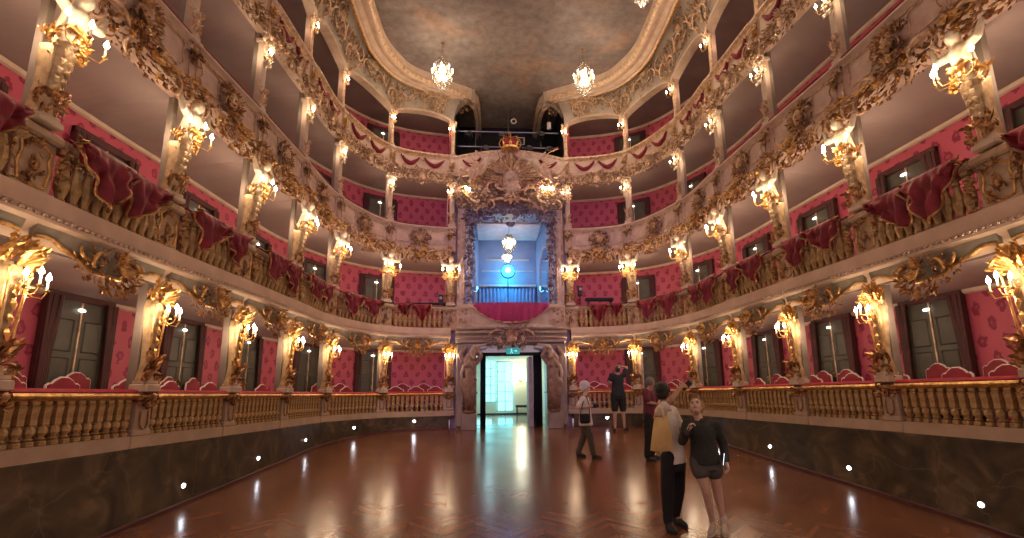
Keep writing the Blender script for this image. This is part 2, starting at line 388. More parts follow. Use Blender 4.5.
# ------------------------------------------------------------------ the setting
mb = MB(); nx, ny = 24, 44
ys = [-1.5 + 19.2*j/ny for j in range(ny+1)]
for j in range(ny+1):
    for i in range(nx+1): mb.v.append((-7.2 + 14.4*i/nx, ys[j] if ys[j] < 17.6 else 17.7, floor_z(min(ys[j], 16.0))))
for j in range(ny):
    for i in range(nx):
        a = j*(nx+1)+i; mb.f.append((a, a+1, a+nx+2, a+nx+1))
struct(mb.build('floor', 'parquet'))
for sg in SG:
    S = SIDE[sg]
    fz = lambda u: floor_z(pt(u)[1]) - .06
    m = sweep(MB(), [(-.2, fz), (0, fz), (0, 1.40), (.015, 1.40), (.015, 1.445), (-.2, 1.445)], -0.0, 8, 96, sg); struct(m.build('baseboard_' + S, 'plinth_marble'))
    m = sweep(MB(), [(-.1, lambda u: floor_z(pt(u)[1]) - .05), (.03, lambda u: floor_z(pt(u)[1]) - .05), (.03, lambda u: floor_z(pt(u)[1]) + .035), (.01, lambda u: floor_z(pt(u)[1]) + .05), (-.1, lambda u: floor_z(pt(u)[1]) + .05)], 0, 8, 96, sg); struct(m.build('trim_floor_' + S, 'door_red'))
    for t in range(4):
        z0, zb, zf = BOX[t]
        zc = (lambda u, zf=zf, t=t: zf + (0 if t == 0 else .10*arch(u, .7)))
        zc2 = (lambda u, zb=zb, zf=zf, t=t: (zb+zf)/2 + (0 if t == 0 else .06*arch(u, .7)))
        m = sweep(MB(), [(-D, z0-.25), (-D, zb+.02)], 0, 8, 96, sg, False, True)
        struct(m.build('wall_%s_%s' % (S, ('ground', 'balcony', 'upper', 'gallery')[t]), 'damask'))
        m = sweep(MB(), rect(-D-.05, -.12, z0-.025, z0), 0, 8, 64, sg); struct(m.build('floor_%s_%s' % (S, ('ground', 'balcony', 'upper', 'gallery')[t]), 'door_red'))
        top = zf + (.22 if t < 3 else .5)
        m = sweep(MB(), [(-D-.05, zb), (-.8, zc2), (-.10, zc), (-.10, top), (-D-.05, top)], 0, 8, 128, sg)
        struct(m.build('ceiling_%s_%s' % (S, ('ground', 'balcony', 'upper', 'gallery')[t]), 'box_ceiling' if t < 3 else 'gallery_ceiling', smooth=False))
        m = sweep(MB(), [(-D+.01, zb-.07), (-D+.05, zb-.05), (-D+.07, zb+.0), (-D+.01, zb+.01)], 0, 8, 64, sg); struct(m.build('trim_cornice_%s_%d' % (S, t), 'parapet_pale'))
    # end partitions next to the royal box
    for t in range(4):
        a = W(0, sg, -.1, 0); b = W(0, sg, -D-.1, 0); m = MB(); z0, zb, zf = BOX[t]
        m.box(((a[0]+b[0])/2 - sg*.06, (a[1]+b[1])/2, (z0+zf)/2), (.1, D, zf-z0+.2)); o = m.build('wall_end_%s_%d' % (S, t), 'velvet'); struct(o)
    # entablature above the ground floor: bead course and stone course that carry the first balcony
    m = sweep(MB(), [(-.14, 3.60), (.10, 3.78), (.16, 3.82), (.16, 3.85), (.11, 3.90), (.125, 3.92), (.125, 4.10), (-.14, 4.10)], 0, 8, 128, sg); struct(m.build('trim_entablature_' + S, 'entablature'))
    m = MB()
    L = 0; u = .06
    while u < 7.4:
        x, y, tx, ty = pt(u); Mx = FM(u, sg, .15, 3.875)
        m.box((0, 0, 0), (.055, .045, .05), Mx, .014)
        du = .001; q = pt(u+du); sp = math.hypot(q[0]-x, q[1]-y)/du; u += .085/sp
    struct(m.build('trim_bead_' + S, 'parapet_pale', smooth=True))
    for t, (z0, z1) in ((2, (6.42, 6.60)), (3, (9.05, 9.24))):
        m = sweep(MB(), [(-.14, z0-.02), (-.02, z0), (.05, z0+.05), (.13, z1-.06), (.16, z1-.03), (.16, z1), (.1, z1+.05), (-.14, z1+.05)], 0, 8, 128, sg); struct(m.build('trim_fascia_%s_%d' % (S, t), 'parapet' if t == 2 else 'parapet_pale'))
# top of the hall: arcade spandrels, cove, moulded frame, painted ceiling
FR = [(1.46, 16.12), (2.38, 15.74), (3.60, 14.98), (4.18, 13.75), (4.27, 12.4), (4.25, 10.8), (4.32, 9.0), (4.42, 7.0), (4.5, 5.0), (4.6, 1.0)]
FU = [0.0, .5, 1.0, 1.5, 2, 3, 4, 5, 6, 8]
def frpt(u):
    # smooth interpolation of the frame line against u
    for i in range(len(FU)-1):
        if u <= FU[i+1] or i == len(FU)-2:
            t = (u-FU[i])/(FU[i+1]-FU[i]); p0 = FR[max(0, i-1)]; p1 = FR[i]; p2 = FR[i+1]; p3 = FR[min(len(FR)-1, i+2)]
            h0 = FU[i]-FU[max(0, i-1)] or (FU[i+1]-FU[i]); h = FU[i+1]-FU[i]; h2 = FU[min(len(FU)-1, i+2)]-FU[i+1] or h
            out = []
            for k in range(2):
                m1 = (p2[k]-p0[k])/(h+h0)*h; m2 = (p3[k]-p1[k])/(h+h2)*h
                out.append((2*t**3-3*t*t+1)*p1[k] + (t**3-2*t*t+t)*m1 + (-2*t**3+3*t*t)*p2[k] + (t**3-t*t)*m2)
            return out
ZA = lambda u: 11.02 + .34*arch(u, .55)     # springing line of the gallery arches
ZF = 12.15
for sg in SG:
    S = SIDE[sg]; m = MB(); n = 128; k = 8
    for i in range(n+1):
        u = 8*i/n; a = W(u, 1, .06, 0); f = frpt(u)
        for j in range(k+1):
            t = j/k; e = t**1.7
            m.v.append((sg*(a[0]+(f[0]-a[0])*e), a[1]+(f[1]-a[1])*e, ZA(u)+(ZF-ZA(u))*math.sin(t*PI/2)**.9))
    for i in range(n):
        for j in range(k):
            a = i*(k+1)+j; m.f.append((a, a+1, a+k+2, a+k+1))
    struct(m.build('wall_cove_' + S, 'cove_plaster', smooth=True))
    m = sweep(MB(), [(.06, ZA), (.10, ZA), (.11, lambda u: ZA(u)+.05), (.07, lambda u: ZA(u)+.07), (-.16, lambda u: ZA(u)+.05), (-.16, ZA)], 0, 8, 160, sg); struct(m.build('trim_arcade_' + S, 'cream', smooth=False))
    # the frame: a broad cream moulding with gilt edges, curling back into the lighting bay
    path = [(1.22, 18.6), (1.22, 17.7), (1.22, 17.1), (1.27, 16.5)] + [tuple(frpt(8*i/60)) for i in range(0, 61)]
    def frame_sweep(prof, mat_, name):
        m = MB(); q = len(prof)
        for i, p in enumerate(path):
            a = path[max(0, i-1)]; b = path[min(len(path)-1, i+1)]; tx, ty = b[0]-a[0], b[1]-a[1]; l = math.hypot(tx, ty); tx /= l; ty /= l
            ws = .42 if i < 4 else min(1.0, .42+.58*(i-4)/9)
            for o, z in prof: o = (o+.40)*ws-.03; m.v.append((sg*(p[0]+ty*o), p[1]-tx*o, z))
        for i in range(len(path)-1):
            for k in range(q):
                k2 = (k+1) % q; m.f.append((i*q+k, i*q+k2, (i+1)*q+k2, (i+1)*q+k))
        m.f.append(tuple(range(q))); m.f.append(tuple((len(path)-1)*q+k for k in range(q))[::-1])
        struct(m.build(name, mat_, smooth=False))
    frame_sweep([(-.40, 12.12), (-.36, 12.02), (-.29, 12.00), (-.27, 12.06), (-.20, 12.05), (-.10, 12.08), (-.09, 12.14), (.02, 12.13), (.035, 12.08), (.09, 12.09), (.14, 12.15), (.16, 12.24), (.13, 12.30), (.13, 12.55), (-.40, 12.55)], 'parapet_pale', 'trim_frame_' + S)
    frame_sweep([(-.375, 12.03), (-.345, 12.005), (-.31, 11.985), (-.285, 11.995), (-.29, 12.03)], 'gold', 'trim_gilt_outer_' + S)
    frame_sweep([(.10, 12.09), (.135, 12.125), (.17, 12.19), (.175, 12.24), (.12, 12.22)], 'gold_pale', 'trim_gilt_inner_' + S)
m = MB(); m.box((0, 8.4, 12.55), (11.5, 20.4, .1)); struct(m.build('ceiling', 'ceiling_fresco'))
#PART3
# ------------------------------------------------------------------ ornament
def aim(pos, d, front=(0, 1, 0), roll=0.0):
    z = V(d).normalized(); f = V(front); y = f - z*f.dot(z)
    if y.length < 1e-4: y = V((1, 0, 0)) - z*z.x
    y.normalize(); x = y.cross(z)
    M = Matrix(((x.x, y.x, z.x, 0), (x.y, y.y, z.y, 0), (x.z, y.z, z.z, 0), (0, 0, 0, 1)))
    return Matrix.Translation(pos) @ M @ Matrix.Rotation(roll, 4, 'Z')
def rocaille(seed, inside, x0, x1, z0, z1, n, l0, l1, depth, centre=(0, 0), flow=1.0, down=0.0, y0=0.0, mb=None, wid=.42, curl=(.6, 2.2)):
    """acanthus leaves packed inside a region of the local xz plane, flowing out of a centre"""
    R = random.Random(seed); mb = mb or MB(); k = 0; tries = 0
    while k < n and tries < n*40:
        tries += 1; x = R.uniform(x0, x1); z = R.uniform(z0, z1)
        e = inside(x, z)
        if e <= 0: continue
        d = V((x-centre[0], 0, z-centre[1]))
        if d.length < 1e-3: d = V((0, 0, 1))
        d.normalize(); d = d*flow + V((R.gauss(0, .5), 0, R.gauss(0, .5))); d.z -= down
        if d.length < .05: continue
        d.normalize(); d.y = R.uniform(-.1, .75)
        L = R.uniform(l0, l1)*(.6+.4*min(1, e*1.5))
        mb.leaf(aim((x, y0 + depth*min(1, e)*R.uniform(.25, 1.0), z), d, (0, 1, 0), R.gauss(0, .5)), L, L*R.uniform(wid*.75, wid*1.3), R.uniform(*curl), .3, 5, .3)
        k += 1
    return mb
def scrolls(spec, mb=None):
    mb = mb or MB()
    for x, y, z, R, r, ang, side in spec:
        mb.scroll(Matrix.Translation((x, y, z)) @ Matrix.Rotation(ang, 4, 'Y'), R, r, 1.4, 20, side)
    return mb
def scroll_parts(spec, place, mt, root):
    for q in spec: place(scrolls([q])).build('scroll', mt, root, True)
def shell(mb, c, R, n, a0, a1, wid, curl=1.3, tilt=.5):
    for i in range(n):
        a = a0 + (a1-a0)*i/(n-1); d = (math.cos(a), tilt, math.sin(a))
        mb.leaf(aim(c, d), R*(.8+.2*math.sin(PI*i/(n-1))), wid, curl, .45, 6, .05)
    return mb
def bent(mb, um, sg, off, z):
    """carry a local ornament (x along, y out, z up) onto the curved front"""
    x, y, tx, ty = pt(um); a = pt(um+.01); sp = math.hypot(a[0]-x, a[1]-y)/.01
    o = MB(); o.f = mb.f
    for (px, py, pz) in mb.v: o.v.append(W(um + px/sp, sg, off+py, z+pz))
    return o
def bulbous(prof, n=8, **k): m = MB(); m.lathe(prof, n, **k); return m
ell = lambda a, b, cx=0, cz=0: (lambda x, z: 1-((x-cx)/a)**2-((z-cz)/b)**2)
def coved_pt(u, sg, y, z, off):
    u = max(0.0, min(7.99, u)); a = W(u, 1, .06, 0); f = frpt(u); za = ZA(u); t = max(0, min(1.0, z/(ZF-za)*.8))
    def S(t): e = t**1.7; return V((a[0]+(f[0]-a[0])*e, a[1]+(f[1]-a[1])*e, za+(ZF-za)*math.sin(t*PI/2)**.9))
    p = S(t); tz = (S(min(1, t+.02))-S(max(0, t-.02))).normalized(); x, yy, tx, ty = pt(u); n = V((tx, ty, 0)).cross(tz); n.normalize()
    if n.dot(V((ty, -tx, -.2))) < 0: n = -n
    p = p+n*(y+off); return (sg*p.x, p.y, p.z)
def coved(mb, um, sg, off, zo=0):
    """carry a local ornament onto the curved cove above the gallery"""
    x, y, tx, ty = pt(um); a = pt(um+.01); sp = math.hypot(a[0]-x, a[1]-y)/.01
    o = MB(); o.f = mb.f; o.v = [coved_pt(um+px/sp, sg, py, pz+zo, off) for px, py, pz in mb.v]; return o
# ------------------------------------------------------------------ prototypes, all with +y towards the hall
def make_column(t):
    r = thing('pilaster', 'x', 'column'); r['kind'] = 'thing'
    if t == 0:
        m = MB(); m.box((0, -.13, .66), (.13, .12, 1.62), None, .012); kid('pier', m, 'pier_grey', r)
        m = MB(); m.box((0, .02, .03), (.27, .24, .1), None, .012); m.box((0, .02, .10), (.22, .2, .05), None, .012); kid('base', m, 'cream', r)
        m = bulbous([(.13, .1), (.11, .2), (.085, .34), (.08, .42), (.095, .7), (.115, .95), (.13, 1.1), (.11, 1.2)], 8, ph=PI/8, sy=.8); kid('shaft', m, 'shaft_gilt', r)
        m = MB()
        for s in (-1, 1): m.tube([(s*.075, .075, .3), (s*.085, .085, .6), (s*.10, .105, .95), (s*.12, .12, 1.12)], .014, 6)
        for k in range(5): m.leaf(aim((0, .085+.006*k, .42+.14*k), (0, .25, -1)), .13, .07, -.5, .4)
        kid('shaft_ornament', m, 'gold', r)
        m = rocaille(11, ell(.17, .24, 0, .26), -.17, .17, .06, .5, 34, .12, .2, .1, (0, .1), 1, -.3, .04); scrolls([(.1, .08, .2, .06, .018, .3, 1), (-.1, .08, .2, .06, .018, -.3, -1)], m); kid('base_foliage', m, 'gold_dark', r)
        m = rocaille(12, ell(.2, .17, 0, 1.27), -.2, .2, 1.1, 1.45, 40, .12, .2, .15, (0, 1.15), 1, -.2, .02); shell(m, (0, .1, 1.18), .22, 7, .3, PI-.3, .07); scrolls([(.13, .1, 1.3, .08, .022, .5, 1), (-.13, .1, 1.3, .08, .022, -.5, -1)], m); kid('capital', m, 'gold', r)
    elif t == 1:
        m = MB(); m.box((0, -.10, .78), (.10, .09, 1.66), None, .012); kid('pier', m, 'pier_grey', r)
        m = MB(); m.box((0, .03, .03), (.3, .26, .07), None, .012); m.box((0, .03, .09), (.24, .22, .06), None, .012); kid('base', m, 'cream', r)
        sec = [(.0, .105, .02, .125), (.14, .11, .03, .12), (.3, .10, .05, .11), (.5, .105, .07, .125), (.66, .125, .09, .15), (.74, .135, .1, .15)]
        m = MB(); b = 0
        for z, hw, yc, hd in sec:
            for k in range(8):
                a = PI/8+2*PI*k/8; m.v.append((hw*1.08*math.cos(a), yc*.8+hd*1.08*math.sin(a), .1+z))
        for i in range(len(sec)-1):
            for k in range(8): m.f.append((i*8+k, i*8+(k+1) % 8, i*8+8+(k+1) % 8, i*8+8+k))
        m.f.append(tuple(range(8))[::-1]); m.f.append(tuple(40+k for k in range(8)))
        kid('shaft', m, 'shaft_gilt', r)
        m = MB()
        for k in range(5):
            z = .36+.1*k; y = .13+.02*k
            for s in (-1, 1): m.leaf(aim((s*.02, y, z+.08), (s*.45, .3, -1)), .12, .08, -.6, .4)
        for s in (-1, 1): m.tube([(s*.09, .07, .2), (s*.085, .1, .4), (s*.10, .13, .62), (s*.125, .16, .85)], .016, 6)
        kid('scale_ornament', m, 'shaft_gilt', r)
        m = rocaille(21, ell(.16, .2, 0, .2), -.16, .16, .02, .4, 26, .12, .18, .1, (0, .05), 1, -.4, .08); kid('base_foliage', m, 'gold_dark', r)
        m = rocaille(22, ell(.22, .12, 0, .9), -.22, .22, .78, 1.02, 34, .12, .19, .14, (0, .82), 1, -.1, .1); scrolls([(.16, .16, .92, .07, .022, .4, 1), (-.16, .16, .92, .07, .022, -.4, -1)], m); kid('capital', m, 'gold', r)
        # half-length putto that carries the parapet above
        b = MB()
        b.limb([(0, .14, .98), (0, .17, 1.10), (0, .21, 1.24)], [.13, .12, .12]); b.limb([(0, .2, 1.28), (0, .23, 1.40)], [.06, .06]); b.ball((0, .27, 1.44), (.085, .095, .1), 14)
        b.ball((0, .36, 1.42), (.02, .025, .02), 8)
        for s in (-1, 1):
            b.limb([(s*.12, .2, 1.28), (s*.27, .25, 1.27), (s*.33, .22, 1.45)], [.06, .05, .035]); b.ball((s*.345, .21, 1.5), (.04, .04, .045), 8)
        o = remesh('putto', b, 'white_gilt', None, .016, 3); o.parent = r; o['label'] = 'white putto with raised arms'
        m = MB()
        R = random.Random(5)
        for k in range(22): m.leaf(aim((R.uniform(-.08, .08), .22+R.uniform(0, .06), 1.49+R.uniform(-.03, .05)), (R.uniform(-1, 1), R.uniform(.0, 1), R.uniform(0, 1))), .07, .04, 2.2, .5)
        kid('putto_hair', m, 'gold', r); m = MB()
        for s in (-1, 1):
            m.tube([(s*.14, .26, 1.05), (s*.05, .33, 1.0), (s*-.1, .31, 1.08)], [.03, .035, .02], 6)
        kid('gilt_drapery', m, 'gold', r)
    elif t == 2:
        m = MB(); m.box((0, -.11, .82), (.11, .10, 1.74), None, .01); kid('pier', m, 'pier_grey', r)
        m = MB(); m.box((0, 0, .03), (.25, .2, .08), None, .01); m.box((0, 0, .75), (.155, .13, 1.4), None, .015); m.box((0, 0, 1.42), (.23, .19, .08), None, .015); kid('shaft', m, 'cream', r)
        m = rocaille(31, lambda x, z: (1-(x/.11)**2) if z < .46 else 0, -.11, .11, .06, .42, 24, .1, .16, .07, (0, 0), 1, -.3, .05); kid('base_foliage', m, 'gold_pale', r)
        m = rocaille(32, lambda x, z: 1-(x/.12)**2, -.12, .12, .95, 1.6, 40, .1, .18, .1, (0, 1.7), .6, .4, .05); scrolls([(.1, .1, 1.45, .07, .02, .4, 1), (-.1, .1, 1.45, .07, .02, -.4, -1)], m); kid('capital', m, 'white_gilt', r)
    else:
        m = MB(); m.box((0, -.09, .58), (.11, .12, 1.2), None, .01); kid('pier', m, 'parapet', r)
        m = bulbous([(.10, 0), (.10, .06), (.07, .09), (.062, .2), (.055, .9), (.075, .95), (.06, .98), (.09, 1.06), (.11, 1.12)], 10, sy=.8); kid('shaft', m, 'gold_pale', r)
        m = rocaille(41, ell(.13, .12, 0, 1.08), -.13, .13, .96, 1.22, 20, .1, .15, .08, (0, .98), 1, -.2, .04); kid('capital', m, 'gold_pale', r)
    return r
def make_pedestal(t):
    r = thing('pedestal', 'x', 'pedestal')
    if t == 0:   # origin at z 1.445
        m = MB(); m.box((0, -.06, .075), (.33, .24, .15), None, .008); m.box((0, -.05, .35), (.27, .2, .42), None, .008); m.box((0, -.05, .19), (.32, .23, .08), None, .015); kid('block', m, 'stone_strip', r)
        m = MB(); m.box((0, -.05, .635), (.36, .30, .12), None, .03); kid('cap', m, 'gold_dark', r)
        m = MB(); m.tube([(-.07, .062, .46), (-.07, .066, .32), (-.05, .068, .26), (0, .07, .235), (.05, .068, .26), (.07, .066, .32), (.07, .062, .46)], .012, 6); kid('festoon', m, 'gold_dark', r)
        m = rocaille(51, ell(.16, .07, 0, .55), -.16, .16, .48, .62, 30, .07, .11, .12, (0, .52), 1, 0, .05); m.ball((0, .1, .54), (.05, .05, .055), 10); kid('mask', m, 'gold_dark', r)
    elif t == 1:  # origin at z 4.05
        m = MB(); m.box((0, -.04, .05), (.52, .24, .1), None, .01); m.box((0, -.05, .35), (.46, .2, .56), None, .01); kid('block', m, 'aged_cream', r)
        m = MB(); m.box((0, -.04, .685), (.56, .28, .12), None, .03); kid('cap', m, 'aged_cream', r)
        m = MB(); q = [(-.15, .14), (-.18, .3), (-.15, .42), (-.17, .52), (-.08, .56), (0, .585), (.08, .56), (.17, .52), (.15, .42), (.18, .3), (.15, .14), (0, .11), (-.15, .14)]
        m.tube([(x, .056, z) for x, z in q], .016, 6); kid('panel_moulding', m, 'gold', r)
        m = rocaille(61, ell(.13, .08, 0, .5), -.13, .13, .42, .58, 14, .08, .13, .06, (0, .5), 1, .2, .05); rocaille(62, ell(.12, .09, 0, .2), -.12, .12, .12, .3, 14, .08, .13, .06, (0, .16), 1, -.2, .05, m); m.ball((0, .06, .34), (.055, .03, .08), 10); kid('relief', m, 'gold_dark', r)
        m = rocaille(63, lambda x, z: 1 if abs(x) > .2 else 0, -.27, .27, .1, .6, 26, .09, .15, .06, (0, .3), .7, .2, .04); kid('side_foliage', m, 'gold_dark', r)
    elif t == 2:  # origin at z 6.62
        m = MB(); m.box((0, -.02, .34), (.26, .26, .72), None, .02); m.box((0, 0, .74), (.32, .3, .1), None, .03); kid('block', m, 'parapet', r)
        m = rocaille(71, ell(.13, .22, 0, .55), -.13, .13, .34, .7, 26, .1, .18, .08, (0, .72), 1, .4, .11); kid('bracket_foliage', m, 'gold_dark', r)
        m = MB(); m.tube([(-.08, .118, .62), (-.08, .12, .12), (0, .125, .06), (.08, .12, .12), (.08, .118, .62)], .011, 6); kid('panel_moulding', m, 'gold_pale', r)
    else:         # origin at z 9.24
        m = MB(); m.box((0, -.02, .28), (.24, .24, .6), None, .02); m.box((0, 0, .60), (.30, .29, .12), None, .03); kid('block', m, 'parapet_pale', r)
        m = MB(); m.tube([(-.075, .11, .5), (-.075, .11, .1), (.075, .11, .1), (.075, .11, .5)], .013, 6)
        rocaille(81, ell(.1, .2, 0, .3), -.1, .1, .12, .5, 16, .1, .16, .06, (0, .5), .7, .4, .1, m); kid('bracket_foliage', m, 'gold', r)
    return r
def candle_on(r, x, y, z, h=.12, arm=None, mt='gold'):
    a = MB()
    if arm: a.tube(arm, [.009]*len(arm), 6)
    a.lathe([(.008, -.035), (.032, -.014), (.036, -.004), (.018, 0), (.016, .014)], 8, Matrix.Translation((x, y, z)))
    o = kid('candle_arm', a, mt, r)
    c = MB(); c.lathe([(.014, 0), (.014, h)], 8, Matrix.Translation((x, y, z+.0))); k = kid('candle', c, 'candle_wax', o)
    f = MB(); f.lathe([(.008, h), (.03, h+.035), (.032, h+.055), (.016, h+.095), (.003, h+.125)], 8, Matrix.Translation((x, y, z))); g = kid('flame', f, 'flame', o, True)
def make_sconce(t):
    r = thing('wall_sconce', 'x', 'sconce'); 
    m = rocaille(90+t, ell(.1, .13), -.1, .1, -.13, .13, 16, .08, .14, .05, (0, 0), 1, .1, .0); m.ball((0, .02, 0), (.05, .03, .07), 8); kid('back_plate', m, 'gold' if t < 2 else 'gold_pale', r)
    A = lambda s, w, y, z: [(s*.02, .03, -.04), (s*w*.45, y*.5, -.12+z*.3), (s*w*.85, y*.85, -.12+z), (s*w, y, z-.03)]
    if t == 0: L = [(-.17, .2, -.02), (.17, .2, -.02), (0, .24, .03)]
    elif t == 1: L = [(-.3, .12, 0), (.3, .12, 0), (.12, .26, -.03)]
    elif t == 2: L = [(0, .13, .0), (.2, .2, -.05)]
    else: L = [(0, .1, 0.0), (.18, .16, -.04)]
    for x, y, z in L:
        s = 1 if x >= 0 else -1; candle_on(r, x, y, z, .12 if t < 2 else .09, A(s, abs(x), y, z))
    return r
def glow(loc, e, c=(1, .715, .48), rad=.07, name='sconce_light'):
    l = bpy.data.lights.new(name, 'POINT'); l.energy = e; l.color = c; l.shadow_soft_size = rad
    o = bpy.data.objects.new(name, l); C.objects.link(o); o.location = loc; return o
cols_p = [Proto(make_column(t)) for t in range(4)]; ped_p = [Proto(make_pedestal(t)) for t in range(4)]; sco_p = [Proto(make_sconce(t)) for t in range(4)]
CZ = [2.17, 4.82, 7.43, 9.92]; PZ = [1.445, 4.05, 6.62, 9.24]; SZ = [3.13, 5.78, 8.52, 10.74]; SOFF = [.14, .25, .08, .07]; LE = [28, 29, 13, 9]; SS = [.72, .85, .7, .7]; SB = [-.10, -.28, -.10, -.08]
cname = ['scrolled cream and gold pilaster', 'bulging gilt pilaster with white putto', 'slender cream pilaster', 'thin gilt colonnette']
pname = ['stone pedestal with dark mask', 'cream pedestal with framed panel', 'mauve parapet pier', 'pale parapet pier']
sname = ['three-candle gilt sconce', 'gilt candle sconce beside a putto', 'two-candle gilt sconce', 'small two-candle gilt sconce']
where = ['ground-floor row', 'first balcony', 'second balcony', 'top gallery']
for t in range(4):
    for sg in SG:
        for i in range(8):
            if t < 3 or True:
                (x, y), rz = frame(i, sg, -.03)
                if i == 0: rz = PI + ((rz % (2*PI))-PI)*.35
                tail = '%s on %s %s of the royal box' % (where[t], ORD[i], SIDE[sg])
                cols_p[t].put((x, y, CZ[t]), rz, '%s, %s, %s %s of the royal box' % (cname[t], where[t], ORD[i], SIDE[sg]), '%s pilasters' % TIER[t])
                ped_p[t].put((x, y, PZ[t]), rz, '%s, %s, %s %s of the royal box' % (pname[t], where[t], ORD[i], SIDE[sg]), '%s pedestals' % TIER[t])
                n = (-math.sin(rz), math.cos(rz)); p = (x+n[0]*SOFF[t], y+n[1]*SOFF[t], SZ[t])
                sco_p[t].put(p, rz, '%s, %s, %s pilaster %s of the royal box' % (sname[t], where[t], ORD[i], SIDE[sg]), '%s sconces' % TIER[t], SS[t])
                tx_, ty_ = n[1], -n[0]
                glow((p[0]+n[0]*.20, p[1]+n[1]*.20, SZ[t]+(.12 if t != 1 else -.02)), LE[t]*(.30 if t != 1 else .22))
                for s_ in (-1, 1): glow((p[0]+n[0]*SB[t]+tx_*.30*s_, p[1]+n[1]*SB[t]+ty_*.30*s_, SZ[t]-.02), LE[t]*.31)
# ------------------------------------------------------------------ bays
def baluster_mesh(t):
    m = MB()
    if t == 0:
        m.box((0, 0, .025), (.085, .09, .05), None, .008); m.lathe([(.03, .05), (.05, .07), (.032, .085), (.036, .1), (.056, .13), (.058, .17), (.036, .195), (.03, .205)], 8, ph=PI/8); m.lathe([(.05, .205), (.058, .215), (.056, .30), (.066, .385), (.072, .395), (.05, .41)], 4, ph=PI/4); m.box((0, 0, .435), (.09, .09, .05), None, .008)
    else:
        m.box((0, 0, .03), (.11, .11, .06), None, .01); m.lathe([(.04, .06), (.055, .08), (.04, .1), (.05, .14), (.074, .22), (.072, .30), (.05, .40), (.036, .48), (.05, .5), (.036, .53), (.04, .55)], 8, ph=PI/8); m.box((0, 0, .585), (.10, .10, .06), None, .01)
    return m
BAL = [None, None]
def put_baluster(t, parent, u, sg, off, z):
    (x, y), rz = frame(u, sg, off)
    if BAL[t] is None:
        me = MB(); me.join(baluster_mesh(t)); o = me.build('baluster', 'gilt_wood'); BAL[t] = o.data
    else: o = bpy.data.objects.new('baluster', BAL[t]); C.objects.link(o)
    l = parent.location; o.location = (x-l.x, y-l.y, z-l.z); o.rotation_euler = (0, 0, rz); o.parent = parent
def blen(i): return sum(math.dist(W(i+k/10, 1, 0, 0), W(i+(k+1)/10, 1, 0, 0)) for k in range(10))
def chair():
    r = thing('chair', 'x', 'chair'); 
    q = [(-.22, .42), (-.24, .72), (-.235, .815), (-.20, .835), (-.17, .83), (-.12, .875), (-.05, .91), (.05, .91), (.12, .875), (.17, .83), (.20, .835), (.235, .815), (.24, .72), (.22, .42)]
    m = MB(); n = len(q)
    m.v = [(x*.96, -.24+.03, z) for x, z in q] + [(x*.96, -.24-.03, z) for x, z in q]
    m.f = [tuple(range(n)), tuple(range(2*n-1, n-1, -1))] + [(k, (k+1) % n, n+(k+1) % n, n+k) for k in range(n)]
    kid('backrest', m, 'chair_red', r)
    m = MB(); m.tube([(x, -.235, z) for x, z in q], .019, 6, flat=.9); kid('back_frame', m, 'chair_white', r, True)
    m = MB(); m.box((0, .0, .44), (.46, .46, .1), None, .03); kid('seat', m, 'chair_red', r)
    m = MB(); m.box((0, 0, .37), (.48, .48, .05), None, .01); kid('seat_frame', m, 'chair_white', r)
    for sx in (-1, 1):
        for sy in (-1, 1):
            m = MB(); m.tube([(sx*.21, sy*.20, .35), (sx*.215, sy*.215, .18), (sx*.20, sy*.20, 0)], [.028, .02, .016], 8); kid('leg', m, 'chair_white', r)
    return r
ch_p = Proto(chair())
CH = {0: [(.20, 0), (.45, 0), (.72, 0), (.33, 1), (.60, 1)], 1: [(.28, 0), (.55, 0), (.20, 1), (.46, 1)], 2: [(.30, 0), (.78, 0), (.70, 1)], 3: [(.25, 0), (.72, 0), (.84, 1), (.5, 1)], 4: [(.24, 0), (.70, 0), (.80, 1)], 5: [(.2, 0), (.55, 0), (.84, 0), (.25, 1), (.9, 1)], 6: [(.3, 0), (.7, 0)]}
spots_u = [.5, 1.45, 2.4, 3.45, 4.5, 5.55]
pos_w = ['by its inner pilaster', 'beside mid-bay', 'by its outer pilaster', 'at its centre', 'near its outer end']
def door(idx, sg, t, uo):
    (x, y), rz = frame(uo, sg, -D+.05); z0, zb, zf = BOX[t]; H = (2.08, 1.95, 2.0, 1.9)[t]
    r = bpy.data.objects.new('door_%d' % idx, None); C.objects.link(r); r.location = (x, y, z0); r.rotation_euler = (0, 0, rz); struct(r)
    return r, H
DOORP = {}
